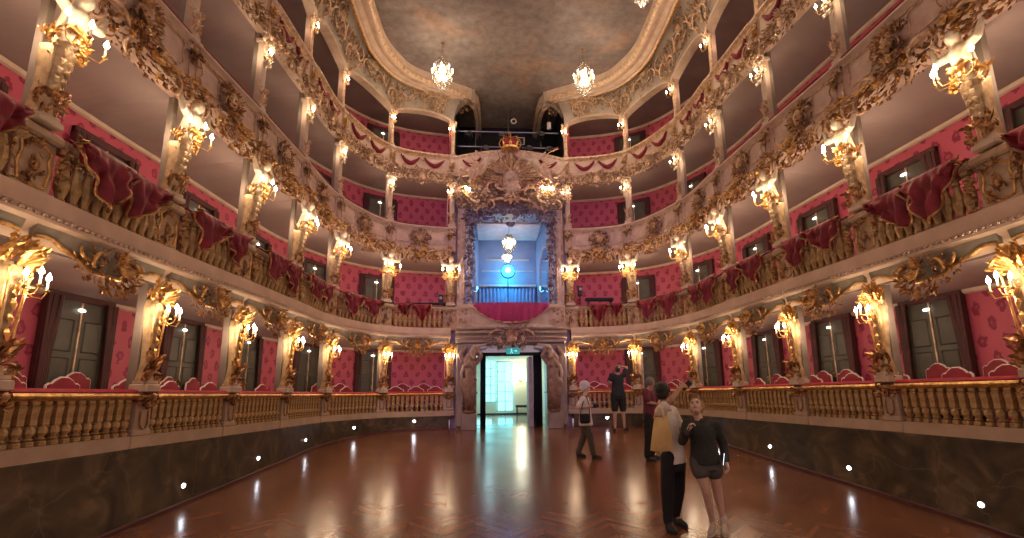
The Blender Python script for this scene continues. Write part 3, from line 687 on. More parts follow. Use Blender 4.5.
def make_door(r, H):
    m = MB(); w = .46
    for s in (-1, 1): m.box((s*(w+.06), 0, H/2+.05), (.12, .09, H+.1), None, .015)
    m.box((0, 0, H+.05), (2*w+.24, .1, .13), None, .02); kid('door_frame', m, 'door_red', r)
    for s in (-1, 1):
        m = MB(); m.box((s*w/2, -.01, H/2), (w-.012, .05, H)); 
        for zc, h in ((.3, .42), (.95, .62), (1.58, .44)):
            zc *= H/2.08; h *= H/2.08
            m.tube([(s*w/2-.14, .018, zc-h/2), (s*w/2-.14, .018, zc+h/2), (s*w/2+.14, .018, zc+h/2), (s*w/2+.14, .018, zc-h/2), (s*w/2-.14, .018, zc-h/2)], .014, 4)
        o = kid('door_leaf', m, 'door_grey', r)
        if s == 1:
            k = MB(); k.box((.03, .03, .98), (.02, .04, .1)); k.ball((.03, .06, 1.0), .022, 8); kid('door_handle', k, 'gold', o)
    m = MB(); m.box((0, .02, H/2), (.022, .02, H)); kid('glint_strip', m, 'gold_pale', r)  # pale strip painting the bright glint between the leaves
    m = MB(); m.ball((.03, .05, H-.13), (.07, .02, .026), 10); kid('door_lamp', m, 'door_oval_emit', r, True)  # small pale emissive oval near the top of the door
    for s in (-1, 1):
        m = MB(); xs = s*(w+.10)
        for k in range(4): m.tube([(xs-s*.05*k, .06+.02*(k % 2), H+.02), (xs-s*.03*k, .07, H*.5), (xs-s*.025*k, .06, .02)], [.035, .03, .04], 6)
        kid('door_curtain', m, 'door_red', r)
nd = 0
DU = [.87, 1.55, 2.45, 3.6, 4.75, 5.8, 6.9]
for t in range(4):
    for sg in SG:
        for k, uo in enumerate(DU):
            nd += 1; r, H = door(nd, sg, t, uo)
            if t not in DOORP: make_door(r, H); DOORP[t] = r
            else:
                for ch in list(DOORP[t].children): dup(ch, parent=r)
vel = {}
drape_spec = {0: [(.30, .60, .52, .45), (.62, .85, .30, .5)], 1: [(.12, .52, .52, .45), (.50, .90, .56, .55)], 2: [(.14, .5, .44, .35), (.44, .88, .56, .4)], 3: [(.08, .42, .56, .3), (.36, .80, .5, .7)], 4: [(.12, .50, .56, .35), (.42, .88, .5, .7)], 5: [(.12, .56, .46, .75), (.46, .90, .58, .35)], 6: [(.14, .5, .5, .6), (.48, .86, .5, .4)]}
def drape(i, sg):
    mid = W(i+.5, sg, .1, 4.70); r = thing('drape', '%s red velvet drape, first balcony, %s bay %s of the royal box' % ('small fringed' if i == 0 else 'swagged', ORD[i], SIDE[sg]), 'drape', mid, 0, 'velvet drapes on the first balcony')
    R = random.Random(100+i*2+(sg > 0)); cl = MB(); fr = MB()
    for li, (a, b, dep, sk) in enumerate(drape_spec[i]):
        n, k = 36, 12; bo = len(cl.v); dep *= R.uniform(.85, 1.12); ph = R.uniform(0, 6)
        def bottom(s):
            w = (s/sk if s < sk else (1-s)/(1-sk)); return .10 + dep*w**.85 + .03*math.sin(11*s+ph)
        def P(s, tt):
            b_ = bottom(s); zz = 4.815 - tt*b_
            fold = .036*math.sin(20*(s-sk)*(.3+tt)+ph+3*tt)+.024*math.sin(33*(s-sk)*(1.3-tt*.6)+2+ph)+.018*math.sin(11*tt+7*s+ph)
            off = .19 + .035*li + .03*math.sin(PI*min(1, tt*1.3)) + fold*min(1, tt*2.5)
            return i + a + (b-a)*(s + .06*math.sin(PI*tt)*(sk-s)), off, zz
        for lay in (0, 1):
            for q in range(n+1):
                for j in range(k+1):
                    u, off, z = P(q/n, j/k); cl.v.append(W(u, sg, off-.014*lay, z))
        st = (n+1)*(k+1)
        for lay in (0, 1):
            for q in range(n):
                for j in range(k):
                    c0 = bo+lay*st+q*(k+1)+j; cl.f.append((c0, c0+1, c0+k+2, c0+k+1))
        for q in range(n):
            for j in (0, k):
                c0 = bo+q*(k+1)+j; cl.f.append((c0, c0+k+1, c0+st+k+1, c0+st))
        # top tuck over the rail
        for q in range(n+1):
            u, off, z = P(q/n, 0); 
        fr.tube([W(*[P(q/n, 1)[0], sg, P(q/n, 1)[1]+.004, P(q/n, 1)[2]]) for q in range(n+1)], .018, 5)
        e = 0 if R.random() < .5 else 1
        for e in (0.0, 1.0): fr.tube([W(P(e, j/k)[0], sg, P(e, j/k)[1]+.006, P(e, j/k)[2]) for j in range(k+1)], .012, 5)
    cl.build('cloth', 'velvet', r, True); fr.build('fringe', 'gold_dark', r)
for sg in SG:
    S = SIDE[sg]
    for i in range(7):
        L = blen(i); o = ORD[i]; pos = '%s bay %s of the royal box' % (o, S); d = .17/L
        a, b = i+d, i+1-d; b = min(b, 7)
        # ground-floor balustrade
        if i < 7:
            r = thing('balustrade', 'gilt balustrade with red velvet rail, ground-floor %s' % pos, 'balustrade', W(i+.5, sg, -.05, 1.445), 0, 'ground-floor balustrades')
            sweep(MB(), rect(-.15, .015, 1.445, 1.60), a, b, 24, sg).build('base_course', 'stone_strip', r)
            sweep(MB(), [(-.14, 2.05), (.0, 2.05), (.02, 2.065), (.06, 2.075), (.075, 2.10), (.06, 2.13), (-.14, 2.13)], a-.0, b, 24, sg).build('handrail', 'gold', r)
            sweep(MB(), [(-.16, 2.13), (.03, 2.13), (.045, 2.145), (.03, 2.172), (-.03, 2.182), (-.16, 2.175)], a, b, 24, sg).build('velvet_pad', 'velvet_bright', r)
            n = int(round((L-.36)/.136))
            for k in range(n): put_baluster(0, r, a+(b-a)*(k+.5)/n, sg, -.05, 1.60)
            # chairs
            for q, (f, row) in enumerate(CH[i]):
                off = -.72 - .56*row; u = i+f; (x, y), rz = frame(u, sg, off+.24)
                if i == 0: rz = PI + ((rz % (2*PI))-PI)*.7
                ch_p.put((x, y, 1.42 + .10*row), rz + random.Random(i*7+q+sg).uniform(-.12, .12), 'white-framed red chair, %s row, %s in ground-floor %s' % (('front', 'rear')[row], ['first', 'second', 'third', 'fourth', 'fifth'][q], pos), 'red chairs in the ground-floor boxes')
        # wavy gilt valance and hanging cartouche below the first balcony
        r = thing('valance', 'wavy gilt-edged valance over the ground-floor %s' % pos, 'valance', W(i+.5, sg, 0, 3.6), 0, 'ground-floor valances')
        def zb(u, i=i):
            f = min(1, max(0, u-i)); f = min(f, 1-f)*2
            return 3.64 + .045*math.sin(min(1, f*2.6)*PI) - .17*max(0, min(1, (f-.3)/.5))**1.5
        m = sweep(MB(), [(.04, zb), (.075, zb), (.11, 3.79), (.04, 3.79)], i+.03, i+.97, 40, sg); m.build('board', 'fascia_green', r)
        m = MB(); front_tube(m, [(i+.04+.92*k/40, .085, zb(i+.04+.92*k/40)) for k in range(41)], .021, 6, sg); m.build('gilt_edge', 'gold', r)
        if i < 7:
            lw = .48 if L > 1.8 else .42
            r = thing('cartouche', 'dark gilt hanging cartouche over the ground-floor %s' % pos, 'ornament', W(i+.5, sg, .1, 3.6), 0, 'ground-floor cartouches')
            tri = lambda x, z: 1.15-abs(x)/(lw*(1.0 if z > -.05 else max(.15, 1+ (z+.05)*2.0)))-max(0, -z-.12)*1.1-max(0, z-.1)*4
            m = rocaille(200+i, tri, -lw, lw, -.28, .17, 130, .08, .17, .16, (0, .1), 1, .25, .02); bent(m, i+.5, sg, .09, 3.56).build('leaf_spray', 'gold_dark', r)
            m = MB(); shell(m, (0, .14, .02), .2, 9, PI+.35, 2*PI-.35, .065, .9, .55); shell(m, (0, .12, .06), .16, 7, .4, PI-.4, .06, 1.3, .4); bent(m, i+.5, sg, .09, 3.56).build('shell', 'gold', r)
            scroll_parts([(.3, .1, .05, .07, .02, .9, 1), (-.3, .1, .05, .07, .02, -.9, -1), (.44, .06, .06, .05, .015, 2.2, 1), (-.44, .06, .06, .05, .015, -2.2, -1)], lambda m: bent(m, i+.5, sg, .09, 3.56), 'gold', r)
        # first-balcony balustrade
        dd = .27/L; a2, b2 = i+dd, min(i+1-dd, 7)
        r = thing('balustrade', 'cream vase-baluster parapet of the first balcony, %s' % pos, 'balustrade', W(i+.5, sg, -.03, 4.05), 0, 'first-balcony balustrades')
        sweep(MB(), [(-.12, 4.67), (.04, 4.67), (.07, 4.70), (.09, 4.74), (.07, 4.775), (-.12, 4.775)], a2, b2, 24, sg).build('handrail', 'aged_cream', r)
        sweep(MB(), [(-.14, 4.775), (.085, 4.775), (.10, 4.79), (.08, 4.812), (-.14, 4.81)], a2, b2, 24, sg).build('velvet_pad', 'velvet', r)
        n = int(round((b2-a2)*L/.155))
        for k in range(n): put_baluster(1, r, a2+(b2-a2)*(k+.5)/n, sg, .02, 4.055)
        drape(i, sg)
        # foliage garland below the second balcony
        r = thing('garland', 'gilt garland under the second-balcony parapet, %s' % pos, 'ornament', W(i+.5, sg, .1, 6.4), 0, 'garlands under the second balcony')
        h = L/2
        env = lambda x, z: (1-(abs(z-.02-.04*math.cos(6*x))/(.16+.17*math.exp(-(x/.35)**2)+.10*math.exp(-((abs(x)-h)/.3)**2)))**2) if z > -.42 else 0
        xe = h
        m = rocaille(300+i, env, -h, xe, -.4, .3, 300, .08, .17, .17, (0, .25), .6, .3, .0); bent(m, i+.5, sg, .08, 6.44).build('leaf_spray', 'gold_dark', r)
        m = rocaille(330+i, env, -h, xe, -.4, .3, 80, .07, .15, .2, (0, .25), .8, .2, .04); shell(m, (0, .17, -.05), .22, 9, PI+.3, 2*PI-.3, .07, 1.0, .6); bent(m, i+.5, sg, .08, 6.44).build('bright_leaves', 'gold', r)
        R = random.Random(40+i)
        scroll_parts([(x, .12, R.uniform(-.12, .12), R.uniform(.09, .14), .024, R.uniform(-2, 2), R.choice((-1, 1))) for x in (-.8*h, -.55*h, -.3*h, .3*h, .55*h, .8*h) if x < xe], lambda m: bent(m, i+.5, sg, .09, 6.44), 'gold_pale', r)
        # second-balcony parapet
        d2 = .13/L; a3, b3 = i+d2, min(i+1-d2, 7)
        r = thing('parapet', 'mauve panelled second-balcony parapet with gilt trophy, %s' % pos, 'parapet', W(i+.5, sg, 0, 6.64), 0, 'second-balcony parapets')
        sweep(MB(), [(-.1, 6.64), (.09, 6.64), (.10, 6.70), (.055, 6.75), (.07, 6.95), (.06, 7.15), (.04, 7.27), (-.1, 7.27)], a3, b3, 24, sg).build('panel', 'parapet', r)
        sweep(MB(), [(-.12, 7.27), (.05, 7.27), (.08, 7.30), (.12, 7.33), (.12, 7.36), (.09, 7.38), (-.12, 7.38)], a3, b3, 24, sg).build('handrail', 'parapet_pale', r)
        sweep(MB(), [(-.13, 7.38), (.10, 7.38), (.11, 7.40), (.07, 7.425), (-.13, 7.42)], a3, b3, 24, sg).build('velvet_pad', 'velvet', r)
        m = MB()
        for (f0, f1) in ((.10, .34), (.66, .90)):
            q = [(f0+.03, 6.80), (f0, 6.86), (f0+.015, 7.0), (f0, 7.14), (f0+.03, 7.20), (f1-.03, 7.20), (f1, 7.12), (f1-.03, 7.0), (f1, 6.88), (f1-.03, 6.80), (f0+.03, 6.80)]
            if True: front_tube(m, [(i+f, .075, z) for f, z in q], .012, 5, sg)
        front_tube(m, [(a3+(b3-a3)*k/16, .105, 6.655) for k in range(17)], .018, 5, sg); front_tube(m, [(a3+(b3-a3)*k/16, .062, 7.245) for k in range(17)], .012, 5, sg)
        m.build('panel_moulding', 'gold_pale', r)
        m = rocaille(400+i, ell(.34, .26), -.34, .34, -.26, .26, 100, .08, .15, .09, (0, 0), .8, .1, .0); bent(m, i+.5, sg, .065, 6.98).build('trophy_foliage', 'gold_dark', r)
        m = MB(); m.ball((0, .06, .0), (.13, .05, .15), 12); scrolls([(.17, .06, -.05, .07, .018, .9, 1), (-.17, .06, .05, .07, .018, 2.4, -1)], m); bent(m, i+.5, sg, .065, 6.98).build('trophy_shield', 'gold_rust', r)
        # garland under the top gallery
        r = thing('garland', 'rose-gold garland under the top-gallery parapet, %s' % pos, 'ornament', W(i+.5, sg, .1, 9.0), 0, 'garlands under the top gallery')
        m = rocaille(500+i, env, -h, xe, -.4, .25, 300, .08, .16, .16, (0, .25), .6, .3, .0); bent(m, i+.5, sg, .08, 9.06).build('leaf_spray', 'gold_rust', r)
        m = rocaille(530+i, env, -h, xe, -.4, .25, 64, .07, .14, .18, (0, .25), .8, .2, .03); m.ball((0, .14, -.06), (.12, .06, .14), 10); shell(m, (0, .15, .04), .18, 7, .3, PI-.3, .06, 1.2, .4); bent(m, i+.5, sg, .08, 9.06).build('bright_leaves', 'gold_pale', r)
        scroll_parts([(x, .1, R.uniform(-.1, .12), R.uniform(.09, .15), .022, R.uniform(-2, 2), R.choice((-1, 1))) for x in (-.75*h, -.5*h, -.25*h, .25*h, .5*h, .75*h) if x < xe], lambda m: bent(m, i+.5, sg, .09, 9.06), 'gold_pale', r)
        # top-gallery parapet with red swags
        r = thing('parapet', 'pale top-gallery parapet with red swags, %s' % pos, 'parapet', W(i+.5, sg, 0, 9.28), 0, 'top-gallery parapets')
        sweep(MB(), [(-.1, 9.28), (.08, 9.28), (.09, 9.32), (.05, 9.36), (.05, 9.76), (-.1, 9.76)], a3, b3, 24, sg).build('panel', 'parapet_pale', r)
        sweep(MB(), [(-.12, 9.76), (.05, 9.76), (.08, 9.79), (.13, 9.83), (.13, 9.87), (.09, 9.90), (-.12, 9.91)], a3, b3, 24, sg).build('handrail', 'gold_pale', r)
        m = MB(); front_tube(m, [(a3+(b3-a3)*k/16, .09, 9.30) for k in range(17)], .018, 5, sg); front_tube(m, [(a3+(b3-a3)*k/16, .062, 9.735) for k in range(17)], .013, 5, sg); m.build('panel_moulding', 'gold', r)
        for f0, f1 in ((.15, .46), (.54, .85)):
            m = MB(); n = 14
            front_tube(m, [(i+f0+(f1-f0)*k/n, .09+.01*math.sin(5*k), 9.68-.24*math.sin(PI*k/n)) for k in range(n+1)], [.025+.045*math.sin(PI*k/n) for k in range(n+1)], 8, sg); m.build('swag', 'swag_red', r, True)
        m = MB(); m.ball((0, .06, 0), (.06, .04, .06), 10); shell(m, (0, .04, 0), .11, 10, 0, 2*PI*.9, .06, .8, .4)
        for s in (-.34, .34): m.ball((s*L, .05, .04), (.035, .03, .05), 8)
        bent(m, i+.5, sg, .06, 9.62).build('rosette', 'gold_pale', r)
    # spandrel ornaments in the arcade and cartouches on the cove
    for i in range(7):
        r = thing('spandrel_ornament', 'gilt spandrel over the top-gallery colonnette, %s %s of the royal box' % (ORD[i], S), 'ornament', W(i, sg, .1, 11.1), 0, 'spandrel ornaments')
        fan = lambda x, z: 1.1-abs(x)/(.16+.72*max(0, min(1, (z+.02)/.5)))-max(0, z-.62+.5*abs(x))*2.2
        uc = .34 if i == 0 else i
        m = rocaille(600+i, fan, -.8 if i else -.35, .8, .0, .8, 120, .09, .18, .07, (0, -.3), 1, 0, .0); coved(m, uc, sg, .02).build('leaf_spray', 'gold_rust', r)
        m = rocaille(620+i, fan, -.7 if i else -.3, .7, .0, .7, 50, .08, .15, .10, (0, -.3), 1, 0, .0); coved(m, uc, sg, .03).build('bright_leaves', 'gold_pale', r)
        scroll_parts([(.22, .06, .35, .15, .024, .6, 1), (-.22, .06, .35, .15, .024, -.6, -1), (.5, .05, .5, .12, .02, 1.5, 1)] + ([(-.5, .05, .5, .12, .02, -1.5, -1)] if i else []), lambda m: coved(m, uc, sg, .03), 'gold_pale', r)
        if i < 6:
            (xx, yy), rz = frame(i+.5, sg)
            r = thing('cove_cartouche', 'rose-gold shell wreath on the cove over the top-gallery %s bay %s of the royal box' % (ORD[i], S), 'ornament', coved_pt(i+.5, sg, 0, .5, .02), 0, 'cove cartouches')
            ring = lambda x, z: .75-abs(math.hypot(x*.85, z)-.26)*3.2
            m = rocaille(650+i, ring, -.55, .55, -.45, .48, 120, .08, .16, .08, (0, 0), .7, 0, .0); m.tube([(.3*math.cos(a*PI/12), .03, .26*math.sin(a*PI/12)) for a in range(25)], .03, 6); coved(m, i+.5, sg, .03, .52).build('wreath', 'gold_rust', r)
            m = MB(); shell(m, (0, .04, -.02), .26, 11, .2, PI-.2, .08, .8, .4); coved(m, i+.5, sg, .03, .52).build('shell', 'gold_pale', r)
            scroll_parts([(.36, .05, -.08, .15, .024, .3, 1), (-.36, .05, -.08, .15, .024, -.3, -1)], lambda m: coved(m, i+.5, sg, .03, .52), 'gold_pale', r)
    # plinth lamps
    for k, u in enumerate(spots_u):
        if sg < 0 and k == 5: continue
        (x, y), rz = frame(u, sg, .0); z = floor_z(y)+.27
        r = thing('recessed_lamp', 'small round lamp in the marble plinth, %s %s of the doorway' % (ORD[k], S), 'lamp', (x, y, z), rz, 'plinth lamps')
        m = MB(); m.lathe([(.048, -.01), (.054, .006), (.044, .012), (.041, .010)], 14, Matrix.Rotation(-PI/2, 4, 'X'), 1, .72); kid('lamp_ring', m, 'steel', r)
        m = MB(); m.ball((0, .010, 0), (.042, .012, .03), 14); kid('lens', m, 'led_lens', r, True)
#PART4
# ------------------------------------------------------------------ camera maths, used to place what was measured on the photograph
CR, CU, CF = V((0.99715744, -0.07401232, -0.01411461)), V((-5.04e-4, -0.19387806, 0.98102551)), V((0.07534449, 0.97822977, 0.19336425))
FPX, CX, CY = 506.857, 529.137, 294.418
CAM = V((-.6408, 0, CAMZ))
def pix(px, py, Y):
    v = CF + CR*((px-CX)/FPX) + CU*((CY-py)/FPX)
    return CAM + v*(Y/v.y)
# ------------------------------------------------------------------ the middle: doorway, royal box, lighting bay
YF = 15.86
fl = floor_z(16)
FB = lambda x, z, y=YF: Matrix.Translation((x, y, z)) @ Matrix.Rotation(PI, 4, 'Z')
def ctr(mb, x, z, y=YF): o = MB(); o.join(mb, FB(x, z, y)); return o
def sbox(name, mt, x0, x1, y0, y1, z0, z1, ch=0):
    m = MB(); m.box(((x0+x1)/2, (y0+y1)/2, (z0+z1)/2), (x1-x0, y1-y0, z1-z0), None, ch); return struct(m.build(name, mt))
for sg in SG:
    S = SIDE[sg]; X = lambda a, b: (min(sg*a, sg*b), max(sg*a, sg*b))
    # marble piers beside the doorway
    m = MB(); x0, x1 = X(1.08, 1.70); xc = (x0+x1)/2
    m.box((xc, YF+.22, (fl+3.6)/2-.05), (x1-x0, .72, 3.6-fl+.1), None, .03); m.box((sg*1.30, YF+.05, fl+.2), (.46, .8, .5), None, .03); m.box((xc, YF+.2, 2.12), (x1-x0+.06, .74, .07), None, .02); m.box((sg*1.56, YF-.02, (fl+3.6)/2), (.26, .5, 3.5-fl), None, .04)
    struct(m.build('wall_pier_' + S, 'pier_marble'))
    sbox('wall_royal_' + S, 'mauve_frame', *X(1.44, 1.72), YF+.0, YF+.5, 4.05, 8.1, .02)
    m = MB()
    for xx, r in ((1.50, .035), (1.69, .03)): m.tube([(sg*xx, YF-.01, 4.85), (sg*xx, YF-.01, 8.0)], r, 8)
    m.tube([(sg*1.555, YF-.01, 5.0), (sg*1.555, YF-.015, 7.7), (sg*1.65, YF-.015, 7.7), (sg*1.65, YF-.01, 5.0), (sg*1.555, YF-.01, 5.0)], .012, 5)
    struct(m.build('trim_royal_' + S, 'rose_gold'))
    sbox('wall_return_' + S, 'mauve_frame', *X(1.66, 1.90), YF+.30, YF+.38, fl, 9.75)
    m = MB(); n = 12
    for i in range(n+1):
        x = 1.20+.72*i/n; zb_ = 11.95-.5*(i/n)**2.5+.12*math.sin(PI*i/n)
        for y in (YF+.16, YF+.34): m.v += [(sg*x, y, zb_), (sg*x, y, 12.5)]
    for i in range(n):
        a = i*4; m.f += [(a, a+4, a+5, a+1), (a+2, a+3, a+7, a+6), (a, a+2, a+6, a+4), (a+1, a+5, a+7, a+3)]
    m.f += [(0, 1, 3, 2), (n*4, n*4+2, n*4+3, n*4+1)]
    struct(m.build('wall_spandrel_' + S, 'cove_plaster'))
    r = thing('spandrel_ornament', 'gilt foliage bracket between the %s top-gallery end colonnette and the lighting bay' % S, 'ornament', (sg*1.6, YF+.1, 12))
    ctr(rocaille(780, lambda x, z: 1-(x/.34)**2-(z/.42)**2, -.34, .34, -.42, .42, 90, .08, .16, .1, (0, .5), .8, .3), sg*1.62, 11.95, YF+.15).build('leaf_spray', 'gold_rust', r)
    sbox('wall_bay_' + S, 'dark', *X(1.86, 1.96), YF+.1, 18.7, 10.0, 12.55)
sbox('wall_lintel', 'mauve_frame', -1.74, 1.74, YF-.05, YF+.5, 3.62, 4.05, .03)
m = MB(); m.box((0, YF-.12, 3.80), (3.5, .2, .07), None, .03); m.box((0, YF-.16, 3.95), (3.5, .26, .06), None, .025); m.box((0, YF-.1, 3.66), (3.4, .14, .04), None, .015); struct(m.build('trim_lintel', 'stone_strip'))
sbox('wall_crest', 'crest_wall', -1.74, 1.74, YF, YF+.4, 8.05, 9.75)
sbox('floor_bay', 'dark', -1.98, 1.98, YF+.1, 18.7, 9.66, 9.76)
sbox('wall_bay_back', 'dark', -2.4, 2.4, 18.6, 18.7, 9.7, 12.55)
# curved parapet rising to the middle of the lighting bay
r = thing('parapet', 'pale parapet rising to the crown in front of the dark lighting bay', 'parapet', (0, YF, 9.2))
zt = lambda x: 9.85 + .30*math.cos(x/1.9*PI/2)
m = MB(); n = 30
for i in range(n+1):
    x = -1.86+3.72*i/n
    for y, z in ((YF-.02, 9.2), (YF-.10, 9.25), (YF-.06, 9.35), (YF-.06, zt(x)-.1), (YF+.06, zt(x)-.1), (YF+.06, 9.2)): m.v.append((x, y, z))
for i in range(n):
    for k in range(6): m.f.append((i*6+k, i*6+(k+1) % 6, i*6+6+(k+1) % 6, i*6+6+k))
m.build('panel', 'parapet_pale', r)
m = MB(); m.tube([(-1.86+3.72*i/n, YF-.02, zt(-1.86+3.72*i/n)-.06) for i in range(n+1)], .075, 8); m.build('handrail', 'gold_pale', r)
for s in SG:
    m = MB(); m.tube([(s*(.95+.62*k/12), YF-.10, zt(s*(.95+.62*k/12))-.22-.24*math.sin(PI*k/12)) for k in range(13)], [.025+.045*math.sin(PI*k/12) for k in range(13)], 8); m.build('swag', 'swag_red', r, True)
# term figures (atlantes) on the piers
for sg in SG:
    S = SIDE[sg]; r = thing('atlas_statue', 'brown stucco bearded atlas term carrying the lintel %s of the doorway' % S, 'statue', (sg*1.28, YF-.12, fl), 0, 'atlantes at the doorway')
    b = MB(); x = sg*1.28; y = YF-.26
    b.limb([(x, y, 1.9), (x, y-.02, 2.25), (x-sg*.03, y-.06, 2.65), (x-sg*.02, y-.08, 2.95)], [.13, .15, .17, .19]); b.limb([(x-sg*.03, y-.1, 3.1), (x-sg*.1, y-.2, 3.22)], [.09, .08]); b.ball((x-sg*.13, y-.24, 3.28), (.11, .12, .14), 14)
    b.ball((x-sg*.16, y-.34, 3.26), (.025, .03, .03), 8); b.ball((x-sg*.15, y-.30, 3.17), (.07, .07, .1), 10)
    b.limb([(x-sg*.2, y-.08, 3.02), (x-sg*.34, y-.12, 3.2), (x-sg*.24, y-.1, 3.46)], [.09, .075, .06]); b.limb([(x+sg*.18, y-.06, 3.02), (x+sg*.28, y-.08, 3.24), (x+sg*.12, y-.1, 3.46)], [.09, .075, .06])
    for s in (-1, 1): b.ball((x+s*.08, y-.22, 2.92), (.1, .08, .09), 10)
    o = remesh('body', b, 'atlas_stucco', r, .022, 3)
    m = MB(); m.lathe([(.17, fl+.45-0), (.2, fl+.5), (.15, fl+.55), (.13, 1.75), (.19, 2.2), (.17, 2.3)], 8, Matrix.Translation((x, y+.06, 0)), ph=PI/8); m.build('term_shaft', 'statue_brown', r)
    m = MB()
    for k in range(7): m.tube([(x-.2+.066*k, y-.14, 2.6-.03*abs(k-3)), (x-.19+.06*k+sg*.04, y-.18, 2.35), (x-.12+.045*k, y-.14, 2.0-.04*(k % 3)), (x-.08+.03*k, y-.08, 1.6-.08*(k % 2))], [.045, .055, .045, .02], 6)
    m.build('drapery', 'statue_brown', r, True)
    m = MB(); m.tube([(x+sg*.18, y, 2.3), (x+sg*.24, y-.05, 2.7), (x+sg*.1, y-.1, 3.15), (x-sg*.15, y-.12, 3.5), (x-sg*.5, y-.1, 3.56)], [.03, .05, .06, .06, .03], 8, None, .7); m.build('scroll_bracket', 'cream', r, True)
    m = ctr(rocaille(700, ell(.18, .2), -.2, .2, -.2, .2, 30, .12, .2, .1, (0, 0), 1, .2), x, 1.75, y+.0); m.build('gilt_foliage', 'gold_dark', r)
# shell cartouche over the doorway
r = thing('cartouche', 'large pinkish shell cartouche at the centre of the lintel over the doorway', 'ornament', (0, YF-.2, 3.6))
fan2 = lambda x, z: 1.1-abs(x)/.75-max(0, abs(z-.05)-.28)*3
ctr(rocaille(710, fan2, -.8, .8, -.35, .4, 170, .09, .19, .16, (0, .1), 1, .1, .05), 0, 3.88, YF-.2).build('leaf_spray', 'statue_pale', r)
m = MB(); shell(m, (0, .2, -.05), .36, 13, .15, PI-.15, .10, .9, .5); m.ball((0, .2, -.12), (.17, .09, .14), 12); ctr(m, 0, 3.85, YF-.2).build('shell', 'rose_gold', r)
scroll_parts([(.5, .12, .05, .16, .035, .3, 1), (-.5, .12, .05, .16, .035, -.3, -1), (.3, .15, -.2, .1, .03, 2, 1), (-.3, .15, -.2, .1, .03, -2, -1)], lambda m: ctr(m, 0, 3.86, YF-.2), 'rose_gold', r)
# royal balcony front
r = thing('balcony_front', 'cream curved balcony front of the royal box with gilt reliefs', 'balcony', (0, YF-.1, 4.05))
m = MB(); n = 28; bul = lambda x: YF - .05 - .28*math.cos(x/1.95*PI/2)**.8
for i in range(n+1):
    x = -1.7+3.4*i/n
    for dy, z in ((0, 4.05), (-.04, 4.10), (.0, 4.2), (-.03, 4.45), (.02, 4.68), (-.06, 4.72), (-.06, 4.82), (.16, 4.82), (.16, 4.05)): m.v.append((x, bul(x)+dy, z))
for i in range(n):
    for k in range(9): m.f.append((i*9+k, i*9+(k+1) % 9, i*9+9+(k+1) % 9, i*9+9+k))
m.f += [tuple(range(9)), tuple(n*9+k for k in range(9))[::-1]]
m.build('panel', 'cream', r)
for s in SG:
    m = ctr(rocaille(720, ell(.17, .2), -.2, .2, -.22, .22, 34, .1, .17, .08, (0, 0), 1, 0), s*1.43, 4.44, bul(1.43)); m.build('relief', 'rose_gold', r)
    m = MB(); m.tube([(s*1.2, bul(1.2)-.05, 4.2), (s*1.2, bul(1.2)-.05, 4.68), (s*1.64, bul(1.64)-.05, 4.68), (s*1.64, bul(1.64)-.05, 4.2), (s*1.2, bul(1.2)-.05, 4.2)], .016, 5); m.build('panel_moulding', 'gold_pale', r)
r = thing('drape', 'wide magenta cloth with gold edge hung over the royal box balcony', 'drape', (0, bul(0), 4.8))
m = MB(); n = 60; k = 10
bot = lambda s: .12 + .5*(1-abs(2*s-1)**2.6)
PP = lambda s, t: (-1.18+2.36*s, bul(-1.18+2.36*s)-.10-.035*math.sin(60*s)*(.25+t)-.03*math.sin(PI*t), 4.85-bot(s)*t)
for lay in (0, 1):
    for i in range(n+1):
        for j in range(k+1):
            p = PP(i/n, j/k); m.v.append((p[0], p[1]+.015*lay, p[2]))
    for i in range(n):
        for j in range(k): a = lay*(n+1)*(k+1)+i*(k+1)+j; m.f.append((a, a+1, a+k+2, a+k+1))
m.build('cloth', 'royal_cloth', r, True)
m = MB(); m.tube([PP(i/n, 1) for i in range(n+1)], .02, 5); m.build('fringe', 'gold_pale', r)
